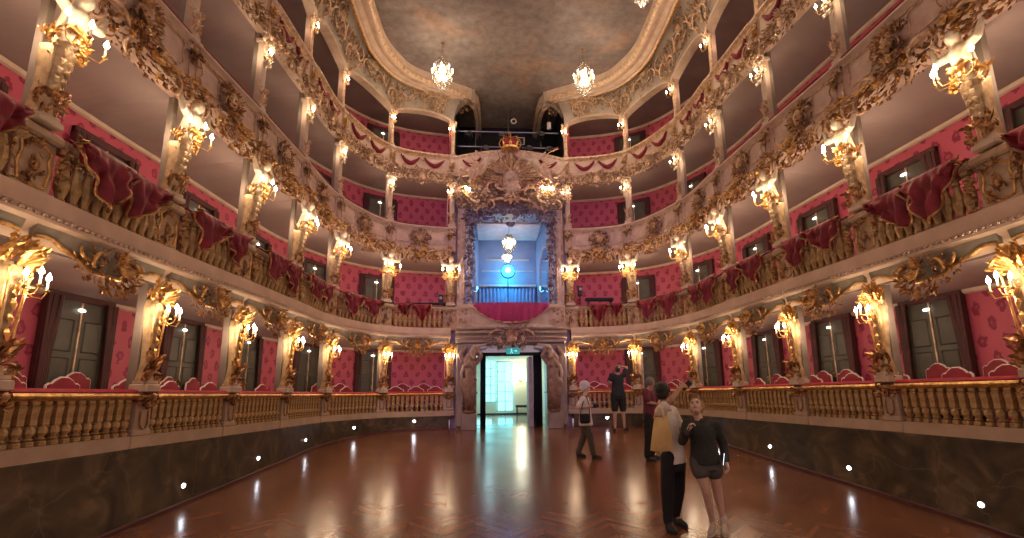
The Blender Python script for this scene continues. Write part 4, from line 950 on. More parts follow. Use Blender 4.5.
# royal box room
sbox('floor_royal', 'door_red', -1.75, 1.75, YF+.1, 19.3, 4.0, 4.08)
sbox('wall_royal_back', 'boudoir_wall', -1.85, 1.85, 19.2, 19.3, 4.05, 8.3)
sbox('ceiling_royal', 'boudoir_wall', -1.85, 1.85, YF+.3, 19.3, 8.0, 8.1)
for sg in SG:
    S = SIDE[sg]
    m = MB(); m.v = [(sg*1.5, YF+.4, 4.05), (sg*1.12, 19.25, 4.05), (sg*1.12, 19.25, 8.05), (sg*1.5, YF+.4, 8.05), (sg*1.555, YF+.4, 4.05), (sg*1.3, 19.3, 4.05), (sg*1.3, 19.3, 8.05), (sg*1.555, YF+.4, 8.05)]
    m.f = [(0,1,2,3),(4,7,6,5),(0,3,7,4),(1,5,6,2),(3,2,6,7),(0,4,5,1)]; struct(m.build('wall_royal_side_' + S, 'boudoir_wall'))
    # arched mirror on the side wall
    r = thing('wall_mirror', 'arched gilt-framed mirror on the %s side wall inside the royal box' % S, 'mirror', (sg*1.32, 17.7, 4.9), 0, 'mirrors inside the royal box')
    def mp(a, z, o): t = a; return (sg*(1.5-.38*(t-YF-.4)/(19.25-YF-.4)-o), t, z)
    q = [(17.0, 4.9), (17.0, 6.7)] + [(17.0+1.5*(.5-.5*math.cos(PI*i/10)), 6.7+.6*math.sin(PI*i/10)) for i in range(1, 10)] + [(18.5, 6.7), (18.5, 4.9)]
    m = MB(); n = len(q); m.v = [mp(a, z, .012) for a, z in q]+[mp(a, z, .0) for a, z in q]; m.f = [tuple(range(n)), tuple(range(2*n-1, n-1, -1))]+[(i, (i+1) % n, n+(i+1) % n, n+i) for i in range(n)]; m.build('glass', 'mirror', r)
    m = MB(); m.tube([mp(a, z, .02) for a, z in q+[q[0]]], .035, 6); m.build('frame', 'parapet_pale', r)
    m = MB(); p = mp(17.75, 5.7, .05); m.tube([p, (p[0]-sg*.1, p[1], p[2]-.05), (p[0]-sg*.14, p[1], p[2]+.03)], .012, 6); m.lathe([(.01, .03), (.035, .05), (.03, .13), (.01, .16)], 8, Matrix.Translation((p[0]-sg*.14, p[1], p[2]))); m.build('lamp', 'window_glow', r)
r = thing('curtain', 'pale blue-lit pleated curtain on the back wall of the royal box', 'curtain', (0, 19.1, 4.08))
m = MB(); n = 110
for i in range(n+1):
    x = -1.1+2.2*i/n
    for z in (4.08, 6.1): m.v.append((x, 19.1-.035*math.sin(i*.9), z))
    for z in (6.1, 4.08): m.v.append((x, 19.14-.035*math.sin(i*.9), z))
for i in range(n):
    for k in range(4): m.f.append((i*4+k, i*4+(k+1) % 4, i*4+4+(k+1) % 4, i*4+4+k))
m.build('pleats', 'boudoir_curtain', r, True); m = MB(); m.box((0, 19.08, 6.15), (2.25, .1, .1), None, .02); m.build('pelmet', 'parapet_pale', r)
m = MB(); m.box((0, 19.15, 6.75), (2.0, .06, .05)); m.box((0, 19.15, 7.2), (1.7, .06, .05)); m.box((0, 18.0, 7.97), (2.3, 1.9, .06), None, .03); struct(m.build('trim_royal_panels', 'parapet_pale'))
# floral columns and crest, blue light put into their gilt colour, that frame the royal box
for sg in SG:
    S = SIDE[sg]; r = thing('floral_column', 'tall gilt column of flowers tinted by blue light framing the %s edge of the royal box' % S, 'column', (sg*1.30, YF-.05, 4.82), 0, 'floral columns of the royal box'); r['kind'] = 'thing'
    m = MB(); m.tube([(sg*1.32, YF+.05, 4.82), (sg*1.30, YF+.03, 7.9)], .07, 8); m.build('shaft', 'mauve_frame', r)
    m = rocaille(730, lambda x, z: 1-(x/.16)**2, -.15, .15, 0, 2.9, 210, .10, .19, .1, (0, 4), .5, -.1); ctr(m, sg*1.31, 4.95, YF).build('flower_garland', 'blue_lit_gold', r)
    m = rocaille(731, ell(.34, .3), -.34, .34, -.3, .3, 60, .12, .22, .16, (0, 0), 1, .2); ctr(m, sg*1.22, 7.75, YF-.02).build('flower_cluster', 'blue_lit_gold', r)
r = thing('crest', 'dark rocaille crest with white openings arched over the royal box', 'ornament', (0, YF-.1, 8.0))
arc = lambda x, z: 1-abs(z-(.28-.30*(x/1.1)**2))/.17
m = rocaille(740, arc, -1.15, 1.15, -.3, .6, 170, .12, .22, .14, (0, -.6), .5, .2); ctr(m, 0, 7.72, YF-.06).build('leaf_arch', 'blue_lit_gold', r)
m = rocaille(741, lambda x, z: 1-abs(math.hypot(abs(x)-.36, z*1.2)-.24)/.09, -.7, .7, -.4, .35, 90, .1, .17, .1, (0, 0), .8, .1); ctr(m, 0, 7.78, YF-.1).build('openwork', 'blue_lit_gold', r)
m = MB(); m.tube([(-.95, .1, .02), (-.7, .14, .26), (-.35, .16, .34), (0, .18, .28), (.35, .16, .34), (.7, .14, .26), (.95, .1, .02)], .05, 8); scrolls([(.95, .1, 0, .14, .035, .4, 1), (-.95, .1, 0, .14, .035, -.4, -1)], m); ctr(m, 0, 8.0, YF-.04).build('scroll_band', 'rose_gold', r)
m = MB(); shell(m, (0, .12, -.1), .28, 9, PI+.3, 2*PI-.3, .08, .8, .4); ctr(m, 0, 7.62, YF-.08).build('pendant_shell', 'blue_lit_gold', r)
# the sculpture group: shield, mantle, figures, trophies, crown
r = thing('coat_of_arms', 'pale oval coat of arms in a scrolled frame under the crown', 'sculpture', (0, YF-.2, 8.5))
m = MB(); m.lathe([(.02, .14), (.2, .12), (.36, .05), (.42, -.04), (.4, -.1)], 24, Matrix.Rotation(-PI/2, 4, 'X'), 1, 1.25); ctr(m, .05, 9.02, YF-.18).build('shield', 'cream', r, True)
m = rocaille(750, ell(.26, .34), -.26, .26, -.34, .34, 60, .07, .12, .05, (0, 0), .3, .5); ctr(m, .05, 9.02, YF-.30).build('arms_relief', 'parapet_pale', r)
scroll_parts([(.44, .12, .22, .13, .035, .2, 1), (-.44, .12, .22, .13, .035, -.2, -1), (.40, .12, -.34, .12, .035, 2.6, 1), (-.40, .12, -.34, .12, .035, -2.6, -1)], lambda m: ctr(m, .05, 9.02, YF-.16), 'gold_pale', r)
m = rocaille(751, ell(.3, .25), -.3, .3, -.25, .25, 40, .14, .22, .12, (0, .3), 1, .4); ctr(m, .05, 8.42, YF-.2).build('foliage', 'rose_gold', r)
r = thing('royal_crown', 'gold crown with red lining and a cross at the top of the sculpture group', 'crown', (.0, YF-.25, 9.98))
T = Matrix.Translation((.0, YF-.25, 10.02))
m = MB(); m.lathe([(.24, 0), (.29, .0), (.30, .07), (.27, .09), (.24, .09)], 20, T); 
for k in range(8):
    a = 2*PI*k/8; c, s_ = math.cos(a), math.sin(a)
    m.tube([T @ V((.28*c, .28*s_, .07)), T @ V((.37*c, .37*s_, .22)), T @ V((.30*c, .30*s_, .40)), T @ V((.10*c, .10*s_, .44)), T @ V((0, 0, .40))], .022, 6)
    m.leaf(aim(T @ V((.29*c, .29*s_, .07)), (c*.3, s_*.3, 1), (c, s_, 0)), .16, .10, .6, .4)
m.build('gold_arches', 'gold', r)
m = MB()
for k in range(8):
    a = 2*PI*(k+.5)/8; m.ball(T @ V((.17*math.cos(a), .17*math.sin(a), .22)), (.12, .12, .15), 10)
m.build('lining', 'crown_red', r, True)
m = MB(); m.ball(T @ V((0, 0, .46)), .06, 10); m.box(T @ V((0, 0, .60)), (.03, .03, .18), None, .006); m.box(T @ V((0, 0, .62)), (.12, .03, .03), None, .006); m.build('orb_cross', 'gold', r)
r = thing('mantle', 'pinkish stucco mantle falling from the crown around the coat of arms', 'sculpture', (0, YF-.1, 8.6))
for s in SG:
    m = MB()
    for k in range(9):
        w = .02*math.sin(5*k); m.tube([(s*(.08+.04*k), YF-.16, 9.95-.03*k), (s*(.26+.05*k), YF-.28+.02*k, 9.66-.05*k), (s*(.36+.07*k+w), YF-.20+.015*(k % 2), 9.22-.05*k), (s*(.30+.08*k), YF-.26+.02*(k % 3), 8.86+.01*k), (s*(.46+.10*k+w), YF-.14, 8.66+.03*k)], [.025, .06, .065, .06, .025], 7)
    m.build('drapery_folds', 'mantle', r, True)
r = thing('palm_trophy', 'sunburst of gilt palm leaves behind the coat of arms', 'ornament', (0, YF-.06, 9.0))
m = MB(); RR = random.Random(9)
for k in range(46):
    a = -.35+(PI+.7)*k/45; L = RR.uniform(.35, .85); m.leaf(aim((.25*math.cos(a), .12+RR.uniform(0, .16), .1+.25*math.sin(a)), (math.cos(a), .15, math.sin(a)*.75)), L, .11, .5, .3, 7, .1)
ctr(m, 0, 8.95, YF-.06).build('palm_leaves', 'gold_rust', r)
m = rocaille(790, lambda x, z: 1-(x/1.5)**2-(z/.55)**2, -1.4, 1.4, -.3, .5, 170, .1, .2, .38, (0, 0), 1, 0); ctr(m, 0, 9.1, YF-.06).build('bright_leaves', 'gold_pale', r)
def fame(s, label):
    r = thing('angel_statue', label, 'statue', (s*.75, YF-.3, 8.9), 0, 'figures beside the coat of arms'); b = MB(); x = lambda a: s*a; y = YF-.60
    b.limb([(x(.98), y, 9.10), (x(.86), y-.03, 9.28), (x(.74), y-.05, 9.46)], [.12, .11, .12]); b.limb([(x(.72), y-.06, 9.53), (x(.68), y-.1, 9.62)], [.05, .05]); b.ball((x(.65), y-.12, 9.67), (.085, .09, .1), 12)
    b.limb([(x(.78), y-.1, 9.47), (x(.56), y-.2, 9.42), (x(.40), y-.16, 9.5)], [.055, .045, .035]); b.limb([(x(.80), y+.04, 9.49), (x(.98), y-.02, 9.62), (x(1.12), y-.06, 9.76)], [.055, .045, .035])
    b.limb([(x(.98), y-.03, 9.08), (x(1.2), y-.16, 9.02), (x(1.3), y-.1, 8.74)], [.11, .08, .05]); b.limb([(x(1.02), y-.02, 9.06), (x(1.3), y-.06, 8.98), (x(1.52), y-.06, 8.9)], [.1, .075, .045])
    remesh('body', b, 'cream', r, .02, 3)
    m = MB()
    for k in range(7): m.leaf(aim((x(.92+.03*k), YF-.2, 9.42-.03*k), (s*1, .1, .9-.22*k), (0, -1, 0)), .5-.03*k, .13, .4, .2, 7, .05)
    m.build('wing', 'rose_gold', r)
    m = MB()
    for k in range(6): m.tube([(x(.86+.03*k), y-.1, 9.25-.03*k), (x(1.0+.06*k), y-.16, 9.05), (x(1.12+.08*k), y-.12, 8.78+.03*k)], [.05, .07, .03], 6)
    m.build('drapery', 'rose_gold', r, True)
    return r
fame(-1, 'pale stucco angel reclining left of the coat of arms'); o = fame(1, 'pale stucco angel with trumpet reclining right of the coat of arms')
m = MB(); m.tube([(1.10, YF-.44, 9.74), (1.3, YF-.5, 9.86), (1.55, YF-.54, 9.98)], [.012, .016, .05], 8); m.build('trumpet', 'gold', o)
for s in SG:
    S = SIDE[s]
    r = thing('trophy', 'heaped rose-gold rocaille and foliage %s of the coat of arms above the royal box' % S, 'ornament', (s*1.2, YF-.1, 8.3), 0, 'rocaille beside the coat of arms')
    m = rocaille(760, lambda x, z: 1.0-((x)/.8)**2-((z)/.55)**2, -.8, .8, -.55, .55, 340, .08, .18, .3, (s*.6, .3), 1, .1); ctr(m, s*1.12, 8.5, YF-.08).build('leaf_spray', 'gold_rust', r)
    m = rocaille(761, lambda x, z: 1.0-((x)/.75)**2-((z)/.5)**2, -.7, .7, -.5, .5, 130, .08, .17, .36, (s*.6, .3), 1, .1); ctr(m, s*1.12, 8.45, YF-.1).build('bright_leaves', 'parapet_pale', r)
    scroll_parts([(.5, .2, .1, .13, .03, .3, 1), (-.4, .2, .2, .12, .03, 1.4, -1), (.1, .22, -.25, .13, .032, 2.4, 1), (-.5, .16, -.35, .11, .026, -1, -1)], lambda m: ctr(m, s*1.1, 8.5, YF-.12), 'gold_pale', r)
    m = rocaille(762, lambda x, z: 1-abs(x)/.3, -.3, .3, -.5, .55, 80, .08, .15, .1, (0, -1), .7, 0); ctr(m, s*1.72, 8.9, YF-.05).build('side_foliage', 'gold_pale', r)
# a bright candelabrum among the sculpture on the right, a small one on the left
def candelabrum(px, py, n, label, e):
    p = pix(px, py, YF-.32); r = thing('candelabrum', label, 'sconce', p, PI, 'candelabra in the sculpture group')
    m = rocaille(770, ell(.1, .1), -.1, .1, -.1, .1, 14, .08, .13, .05); kid('back_plate', m, 'gold', r)
    for k in range(n):
        x = .11*(k-(n-1)/2); candle_on(r, x, .14, .0+.05*(k % 2), .07, [(x*.2, .02, -.06), (x*.8, .1, -.1), (x, .14, -.04)])
    glow((p.x, p.y-.3, p.z+.12), e)
candelabrum(547, 194, 4, 'bright four-candle candelabrum beside the sculpture right of the royal crest', 9)
candelabrum(468, 195, 2, 'small two-candle candelabrum beside the sculpture left of the royal crest', 4)
# ------------------------------------------------------------------ lighting bay
r = thing('lighting_truss', 'dark steel pipe carrying stage lights across the lighting bay', 'truss', (0, 17.2, 11.3))
for z in (11.55, 10.95):
    m = MB(); m.tube([(-1.85, 17.2, z), (1.85, 17.2, z)], .03, 8); m.build('pipe', 'steel', r)
m = MB()
for x in (-1.2, 0, 1.2): m.tube([(x, 17.2, 10.95), (x, 17.2, 12.52)], .02, 6)
m.build('hanger', 'steel', r)
def spot():
    r = thing('stage_spotlight', 'x', 'spotlight')
    m = MB(); m.lathe([(.08, -.22), (.11, -.18), (.115, .1), (.13, .14), (.13, .2), (.10, .2), (.09, .12)], 14, Matrix.Rotation(PI/2-.4, 4, 'X')); kid('housing', m, 'dark', r)
    m = MB(); m.lathe([(.098, .165), (.128, .2), (.12, .215), (.098, .19)], 16, Matrix.Rotation(PI/2-.4, 4, 'X')); kid('lens_ring', m, 'steel', r)
    m = MB(); m.tube([(-.14, 0, 0), (-.14, 0, .2), (.14, 0, .2), (.14, 0, 0)], .014, 6); kid('yoke', m, 'steel', r)
    return r
sp = Proto(spot())
for k, (x, z) in enumerate([(-1.45, 11.25), (-.85, 10.7), (-.2, 11.25), (.75, 10.72), (1.15, 11.3), (1.5, 10.7)]): sp.put((x, 17.1, z), .25*math.sin(k*2.1), 'black stage spotlight on the pipe in the dark lighting bay, %s from the left' % ORD[k], 'stage spotlights')
p = pix(513.6, 121.3, 16.6); r = thing('ring_light', 'pale ring-shaped lamp hanging above the crown in the lighting bay', 'lamp', p)
m = MB(); m.tube([(p.x+.09*math.cos(a*PI/8), p.y, p.z+.09*math.sin(a*PI/8)) for a in range(17)], .022, 8); m.build('ring', 'chair_white', r); m = MB(); m.tube([(p.x, p.y, p.z+.1), (p.x, p.y+.2, 12.52)], .008, 6); m.build('hanger', 'steel', r)
p = pix(521, 141, 16.4); r = thing('control_box', 'small grey-framed device standing behind the crown in the lighting bay', 'device', p)
m = MB(); w, h = .11, .13; m.tube([(p.x-w, p.y, p.z-h), (p.x-w, p.y, p.z+h), (p.x+w, p.y, p.z+h), (p.x+w, p.y, p.z-h), (p.x-w, p.y, p.z-h)], .02, 4); m.build('frame', 'chair_white', r); m = MB(); m.box((p.x, p.y+.05, p.z), (.2, .1, .24), None, .01); m.build('case', 'dark', r); m = MB(); m.box((p.x, p.y+.05, (p.z+9.6)/2-.06), (.05, .05, p.z-.12-9.74+.06)); m.build('post', 'dark', r)
p = pix(549, 126, 16.6); r = thing('loudspeaker', 'small white loudspeaker at the upper right of the lighting bay', 'speaker', p)
m = MB(); m.box(p, (.14, .14, .26), None, .02); m.build('cabinet', 'chair_white', r); m = MB(); m.tube([p+V((0, 0, .12)), p+V((0, .1, 12.52-p.z))], .012, 6); m.build('bracket', 'steel', r)
# ------------------------------------------------------------------ chandeliers
def chandelier(R=.30, n=8, chain=.55):
    r = thing('chandelier', 'x', 'chandelier')   # origin at the ceiling hook
    z0 = -chain
    m = MB(); m.tube([(0, 0, 0), (0, 0, z0)], .012, 6); m.lathe([(.05, -.02), (.07, 0), (.05, .0)], 10); kid('chain', m, 'gold_dark', r)
    m = MB(); m.lathe([(.02, z0+.05), (.05, z0), (.03, z0-.1), (.07, z0-.25), (.03, z0-.4), (.08, z0-.6), (.03, z0-.8), (.01, z0-.9)], 10)
    for k in range(n):
        a = 2*PI*k/n; c, s = math.cos(a), math.sin(a)
        m.tube([(0, 0, z0-.55), (c*R*.5, s*R*.5, z0-.70), (c*R*.9, s*R*.9, z0-.62), (c*R, s*R, z0-.5)], .011, 5)
        m.tube([(c*.06, s*.06, z0-.05), (c*R*.5, s*R*.5, z0-.22), (c*R*.95, s*R*.95, z0-.52)], .008, 5)
        m.lathe([(.01, -.03), (.04, 0), (.012, .01)], 8, Matrix.Translation((c*R, s*R, z0-.48)))
    kid('frame', m, 'gold', r)
    m = MB(); Rr = random.Random(3)
    def drop(x, y, z, q): m.lathe([(.001, -q*1.7), (q*.6, -q*.4), (q*.45, q*.3), (.001, q)], 5, Matrix.Translation((x, y, z)))
    for ring, (rr, zz, c_) in enumerate(((.12, -.02, 8), (.2, -.14, 12), (R*.85, -.4, 18), (R, -.58, 20), (R*.8, -.72, 16), (R*.5, -.84, 12), (R*.22, -.95, 6))):
        for k in range(c_):
            a = 2*PI*k/c_+ring; drop(rr*math.cos(a), rr*math.sin(a), z0+zz, .042)
    for rr, zz in ((.12, -.02), (.2, -.14), (R*.85, -.4), (R, -.58), (R*.8, -.72), (R*.5, -.84), (R*.22, -.95)): m.tube([(rr*math.cos(a*PI/8), rr*math.sin(a*PI/8), z0+zz+.03) for a in range(17)], .005, 4)
    for k in range(6):
        c, s = math.cos(k*PI/3), math.sin(k*PI/3); m.tube([(c*rr, s*rr, z0+zz+.03) for rr, zz in ((.12, -.02), (.2, -.14), (R*.85, -.4), (R, -.58), (R*.8, -.72), (R*.5, -.84), (R*.22, -.95))], .004, 4)
    kid('crystal_drops', m, 'crystal', r)
    for k in range(n):
        a = 2*PI*k/n; m = MB(); m.lathe([(.014, 0), (.014, .07), (.026, .1), (.024, .13), (.004, .18)], 8, Matrix.Translation((R*math.cos(a), R*math.sin(a), z0-.47))); kid('bulb', m, 'bulb', r, True)
    m = MB(); m.ball((0, 0, z0-.36), (.10, .10, .2), 10); m.ball((0, 0, z0-.62), (.15, .15, .1), 10); kid('lit_core', m, 'bulb', r, True)
    return r
cp = Proto(chandelier())
for (x, y, z), lab, sc in (((-2.09, 13.72, 12.5), 'crystal chandelier hanging from the painted ceiling, left of the royal box axis', 1.0), ((2.19, 13.75, 12.5), 'crystal chandelier hanging from the painted ceiling, right of the royal box axis', 1.0), ((2.86, 10.0, 12.5), 'crystal chandelier cut by the top edge, nearest on the right of the ceiling', 1.05)):
    cp.put((x, y, z), 0, lab, 'ceiling chandeliers', sc); glow((x, y-.5, z-1.1), 22, (1, .74, .48), .15, 'chandelier_light')
    glow((x, y, z-1.75), 36, (1, .74, .48), .15, 'chandelier_light')
p = pix(509, 238, 17.2); cp.put((p.x, p.y, 8.0), 0, 'upper crystal chandelier inside the royal box', 'royal box chandeliers', .72); glow((p.x, p.y-.35, 7.2), 6, (1, .78, .6), .1)
p = pix(507, 258, 18.6); cp.put((p.x, p.y, p.z+.55), 0, 'lower crystal chandelier standing for a reflection inside the royal box', 'royal box chandeliers', .55); glow((p.x, p.y-.35, p.z), 4, (1, .78, .6), .1)  # solid copy modelled where the front chandelier's reflection appears
m = MB(); m.tube([(p.x, p.y, p.z+.55), (p.x, p.y, 8.0)], .01, 6); kid('rod', m, 'gold_dark', [o for o in SC.objects if o.type == 'EMPTY' and o.get('label', '').startswith('lower crystal')][0])
_rod = [o for o in SC.objects if o.name.startswith('rod')][0]; _par = _rod.parent
for v in _rod.data.vertices: v.co = ((V(v.co)-_par.location)/.55)
# blue stage lamp in the royal box
p = pix(508, 271, 18.2); r = thing('stage_lamp', 'round bright blue-white stage lamp glowing inside the royal box', 'lamp', p)
m = MB(); m.lathe([(.23, .0), (.26, .0), (.27, .12), (.16, .25), (.02, .27)], 20, Matrix.Translation(p) @ Matrix.Rotation(-PI/2, 4, 'X')); m.build('housing', 'dark', r)
m = MB(); m.lathe([(.02, -.03), (.16, -.022), (.235, 0), (.235, .02)], 20, Matrix.Translation(p) @ Matrix.Rotation(-PI/2, 4, 'X')); m.build('lens', 'blue_led', r, True)
m = MB(); m.ball(p+V((.0, -.045, .03)), (.09, .03, .09), 12); m.build('lit_core', 'blue_core', r, True)
m = MB(); m.tube([p+V((0, .1, -.15)), p+V((0, .12, 4.09-p.z))], .02, 8); m.lathe([(.25, 0), (.25, .03), (.03, .06)], 16, Matrix.Translation((p.x, p.y+.12, 4.08))); m.build('stand', 'dark', r)
glow((p.x, p.y+.45, p.z), 80, (.03, .42, 1.0), .1, 'blue_halo_fill'); glow((p.x, p.y-.4, p.z), 30, (.16, .28, 1.0), .15, 'blue_halo_fill')  # added lights: the rear one makes the wall halo, the front one fills
# ------------------------------------------------------------------ foyer behind the doorway
sbox('wall_foyer_far', 'foyer_white', -1.82, 1.82, 26.0, 26.1, fl-.1, 5.2); sbox('wall_foyer_left', 'foyer_white', -1.82, -1.72, 16.3, 26, fl-.1, 5.2); sbox('wall_foyer_right', 'foyer_white', 1.72, 1.82, 16.3, 26, fl-.1, 5.2); sbox('ceiling_foyer', 'foyer_white', -1.82, 1.82, 16.4, 26, 3.72, 3.8)
mat('foyer_floor', (.55, .52, .44), (.45, .42, .36), 3, .12)
sbox('floor_foyer', 'foyer_floor', -1.8, 1.8, 16.6, 26, fl-.12, fl-.005)
sbox('trim_foyer', 'dark', -1.72, 1.72, 25.97, 26.0, fl, fl+.08)
for k, (x0, x1, y0, y1) in enumerate(((485.5, 496, 360, 402), (497.5, 513, 362, 411))):
    a = pix(x0, y0, 25.9); b = pix(x1, y1, 25.9); n = 'window_1' if k == 0 else 'door_200'
    r = bpy.data.objects.new(n, None); C.objects.link(r); r.location = ((a.x+b.x)/2, 25.9, b.z); struct(r)
    m = MB(); m.box(((a.x+b.x)/2, 25.95, (a.z+b.z)/2), (b.x-a.x, .04, a.z-b.z)); m.build('pane', 'window_glow', r)
    m = MB(); fr_ = .05
    for x in (a.x, (a.x+b.x)/2, b.x): m.box((x, 25.9, (a.z+b.z)/2), (fr_, .06, a.z-b.z+.05))
    for q in range(6): m.box(((a.x+b.x)/2, 25.9, b.z+(a.z-b.z)*q/5), (b.x-a.x, .05, .04 if 0 < q < 5 else .08))
    m.build('frame', 'foyer_white', r)
l = bpy.data.lights.new('daylight', 'AREA'); l.energy = 22; l.color = (.3, .88, 1); l.size = 1.6; l.size_y = 2.2; l.shape = 'RECTANGLE'; o = bpy.data.objects.new('daylight', l); C.objects.link(o); o.location = (-1.4, 25.7, 2.4); o.rotation_euler = (-PI/2, 0, 0)
p = pix(521, 377, 25.9); r = thing('wall_sconce', 'bright wall lamp glowing on the foyer wall beyond the doorway', 'sconce', p)
m = MB(); m.box((p.x, 25.95, p.z-.1), (.12, .08, .2), None, .02); m.build('bracket', 'gold', r); m = MB(); m.lathe([(.08, -.12), (.16, .16), (.13, .16), (.05, -.1)], 12, Matrix.Translation((p.x, 25.82, p.z))); m.ball((p.x, 25.82, p.z+.05), .1, 10); m.build('lamp_shade', 'foyer_lamp_glow', r)
glow((p.x, 25.5, p.z+.1), 22, (1, .9, .55), .1, 'foyer_light'); glow((.6, 21, 3.5), 34, (.95, .95, .78), .2, 'foyer_light'); glow((-.8, 18.2, 3.5), 18, (.55, .9, 1), .2, 'foyer_light')
p = pix(525, 408, 25.3); r = thing('bench', 'dark upholstered bench against the foyer wall beyond the doorway', 'bench', (p.x, 25.4, fl))
m = MB(); m.box((p.x, 25.5, fl+.42), (.9, .45, .12), None, .03); m.build('seat', 'dark', r)
for sx in (-1, 1):
    for sy in (-1, 1): m = MB(); m.box((p.x+sx*.38, 25.5+sy*.17, fl+.18), (.05, .05, .37)); m.build('leg', 'dark', r)
# black door leaves, curtain and transom with the exit sign
for sg in SG:
    S = SIDE[sg]; r = thing('blackout_curtain', 'black blackout curtain hanging at the %s of the doorway' % S, 'curtain', (sg*.86, 16.25, fl), 0, 'doorway curtains')
    a, b = ((-.97, -.80) if sg < 0 else (.70, .98)); m = MB(); n = 30
    for i in range(n+1):
        x = a+(b-a)*i/n
        for dy, z in ((0, fl), (0, 3.3), (.03, 3.3), (.03, fl)): m.v.append((x, 16.22+.02*math.sin(i*1.1)+dy, z))
    for i in range(n):
        for k in range(4): m.f.append((i*4+k, i*4+(k+1) % 4, i*4+4+(k+1) % 4, i*4+4+k))
    m.build('cloth', 'black_cloth', r, True); m = MB(); m.tube([(a-.02, 16.235, 3.3), (b+.02, 16.235, 3.3)], .02, 6); m.build('rod', 'steel', r)
o = sbox('trim_transom', 'black_cloth', -1.07, 1.07, 16.1, 16.3, 3.26, 3.36); sbox('wall_transom', 'mirror', -1.07, 1.07, 16.2, 16.28, 3.36, 3.62)
o = sbox('door_201', 'mauve_frame', .56, .70, 16.3, 17.3, fl, 3.24)
p = pix(513, 351, 16.02); r = thing('exit_sign', 'small teal illuminated exit sign above the doorway', 'sign', p)
m = MB(); m.box(p, (.42, .05, .2), None, .012); m.build('case', 'exit_glow', r)
m = MB(); q = p+V((0, -.03, 0)); g = lambda v: q+V(v)*1.55; m.ball(g((-.03, 0, .04)), (.012, .004, .012), 8); m.tube([g((-.03, 0, .028)), g((-.035, 0, -.005)), g((-.055, 0, -.045))], .006, 5); m.tube([g((-.035, 0, -.005)), g((-.012, 0, -.022)), g((-.01, 0, -.05))], .006, 5); m.tube([g((-.055, 0, .015)), g((-.03, 0, .018)), g((-.008, 0, .008))], .005, 5); m.tube([g((.015, 0, 0)), g((.08, 0, 0))], .006, 5); m.tube([g((.055, 0, .02)), g((.08, 0, 0)), g((.055, 0, -.02))], .006, 5); m.build('pictogram', 'exit_white', r)
m = MB(); m.tube([p+V((0, 0, .06)), p+V((0, 0, 3.63-p.z))], .01, 6); m.build('bracket', 'dark', r)
# black gear on the boxes next to the royal box
for sg, x0, x1, py, lab in ((-1, 405, 446, 304.5, 'long black ledge board along the back of the first-balcony box left of the royal box'), (1, 585.5, 613, 299.5, 'long black board along the back of the first-balcony box right of the royal box')):
    Y = 16.15; a = pix(x0, py, Y); b = pix(x1, py, Y); r = thing('black_board', lab, 'board', (a+b)/2, 0, 'black boards in the first-balcony boxes')
    m = MB(); m.box(((a.x+b.x)/2, Y, (a.z+b.z)/2), (b.x-a.x, .16, .10), None, .01); m.build('board', 'black_cloth', r)
    for t in (.1, .9): m = MB(); x = a.x+(b.x-a.x)*t; m.box((x, Y+.04, (a.z+3.9)/2), (.05, .06, a.z-3.9)); m.build('leg', 'dark', r)
for px, py, lab in ((441, 300, 'small black loudspeaker at the end of the left first-balcony box'), (580, 291, 'small black loudspeaker at the end of the right first-balcony box')):
    p = pix(px, py, 16.05); r = thing('loudspeaker', lab, 'speaker', p); m = MB(); m.box(p, (.14, .16, .34), None, .015); m.build('cabinet', 'dark', r); m = MB(); m.lathe([(.05, 0), (.05, .01), (.02, .004)], 12, Matrix.Translation(p+V((0, -.09, .05))) @ Matrix.Rotation(PI/2, 4, 'X')); m.build('cone', 'steel', r); m = MB(); m.tube([p+V((0, .02, -.16)), V((p.x, p.y+.02, 3.9))], .018, 8); m.build('stand', 'dark', r)
#PART5
# ------------------------------------------------------------------ people
mat('skin', (.48, .27, .19), (.42, .22, .15), 30, .5); mat('skin_pale', (.72, .47, .36), (.64, .40, .30), 30, .5)
mat('hair_white', (.86, .80, .76), (.66, .60, .57), 40, .6, bump=.4); mat('hair_black', (.010, .008, .008), (.022, .018, .016), 40, .5, bump=.4); mat('hair_blond', (.46, .27, .14), (.30, .17, .08), 40, .55, bump=.4); mat('hair_grey', (.24, .21, .20), (.15, .13, .12), 40, .6, bump=.4); mat('hair_brown', (.05, .03, .022), (.03, .018, .014), 40, .55, bump=.4)
mat('top_white', (.82, .74, .69), (.70, .62, .57), 10, .8, bump=.2); mat('top_cream', (.88, .82, .75), (.76, .68, .61), 7, .85, bump=.25); mat('sweater_green', (.042, .046, .038), (.032, .035, .030), 20, .9, bump=.3); mat('tee_navy', (.014, .015, .024), (.02, .021, .03), 10, .85, bump=.2); mat('shirt_maroon', (.16, .018, .045), (.11, .014, .03), 9, .8, bump=.2)
mat('trousers_black', (.009, .009, .011), (.014, .014, .016), 10, .85, bump=.2); mat('trousers_olive', (.10, .085, .062), (.075, .062, .045), 10, .85, bump=.25); mat('shorts_grey', (.12, .115, .105), (.09, .085, .08), 10, .85, bump=.2)
mat('bag_yellow', (.86, .62, .27), (.76, .52, .21), 5, .85, bump=.15); mat('shoe_dark', (.02, .017, .016), None, rough=.6); mat('shoe_beige', (.55, .45, .36), None, rough=.7); mat('sole_white', (.7, .66, .6), None, rough=.7); mat('lip', (.35, .10, .09), None, rough=.5); mat('eye_dark', (.02, .015, .012), None, rough=.3)
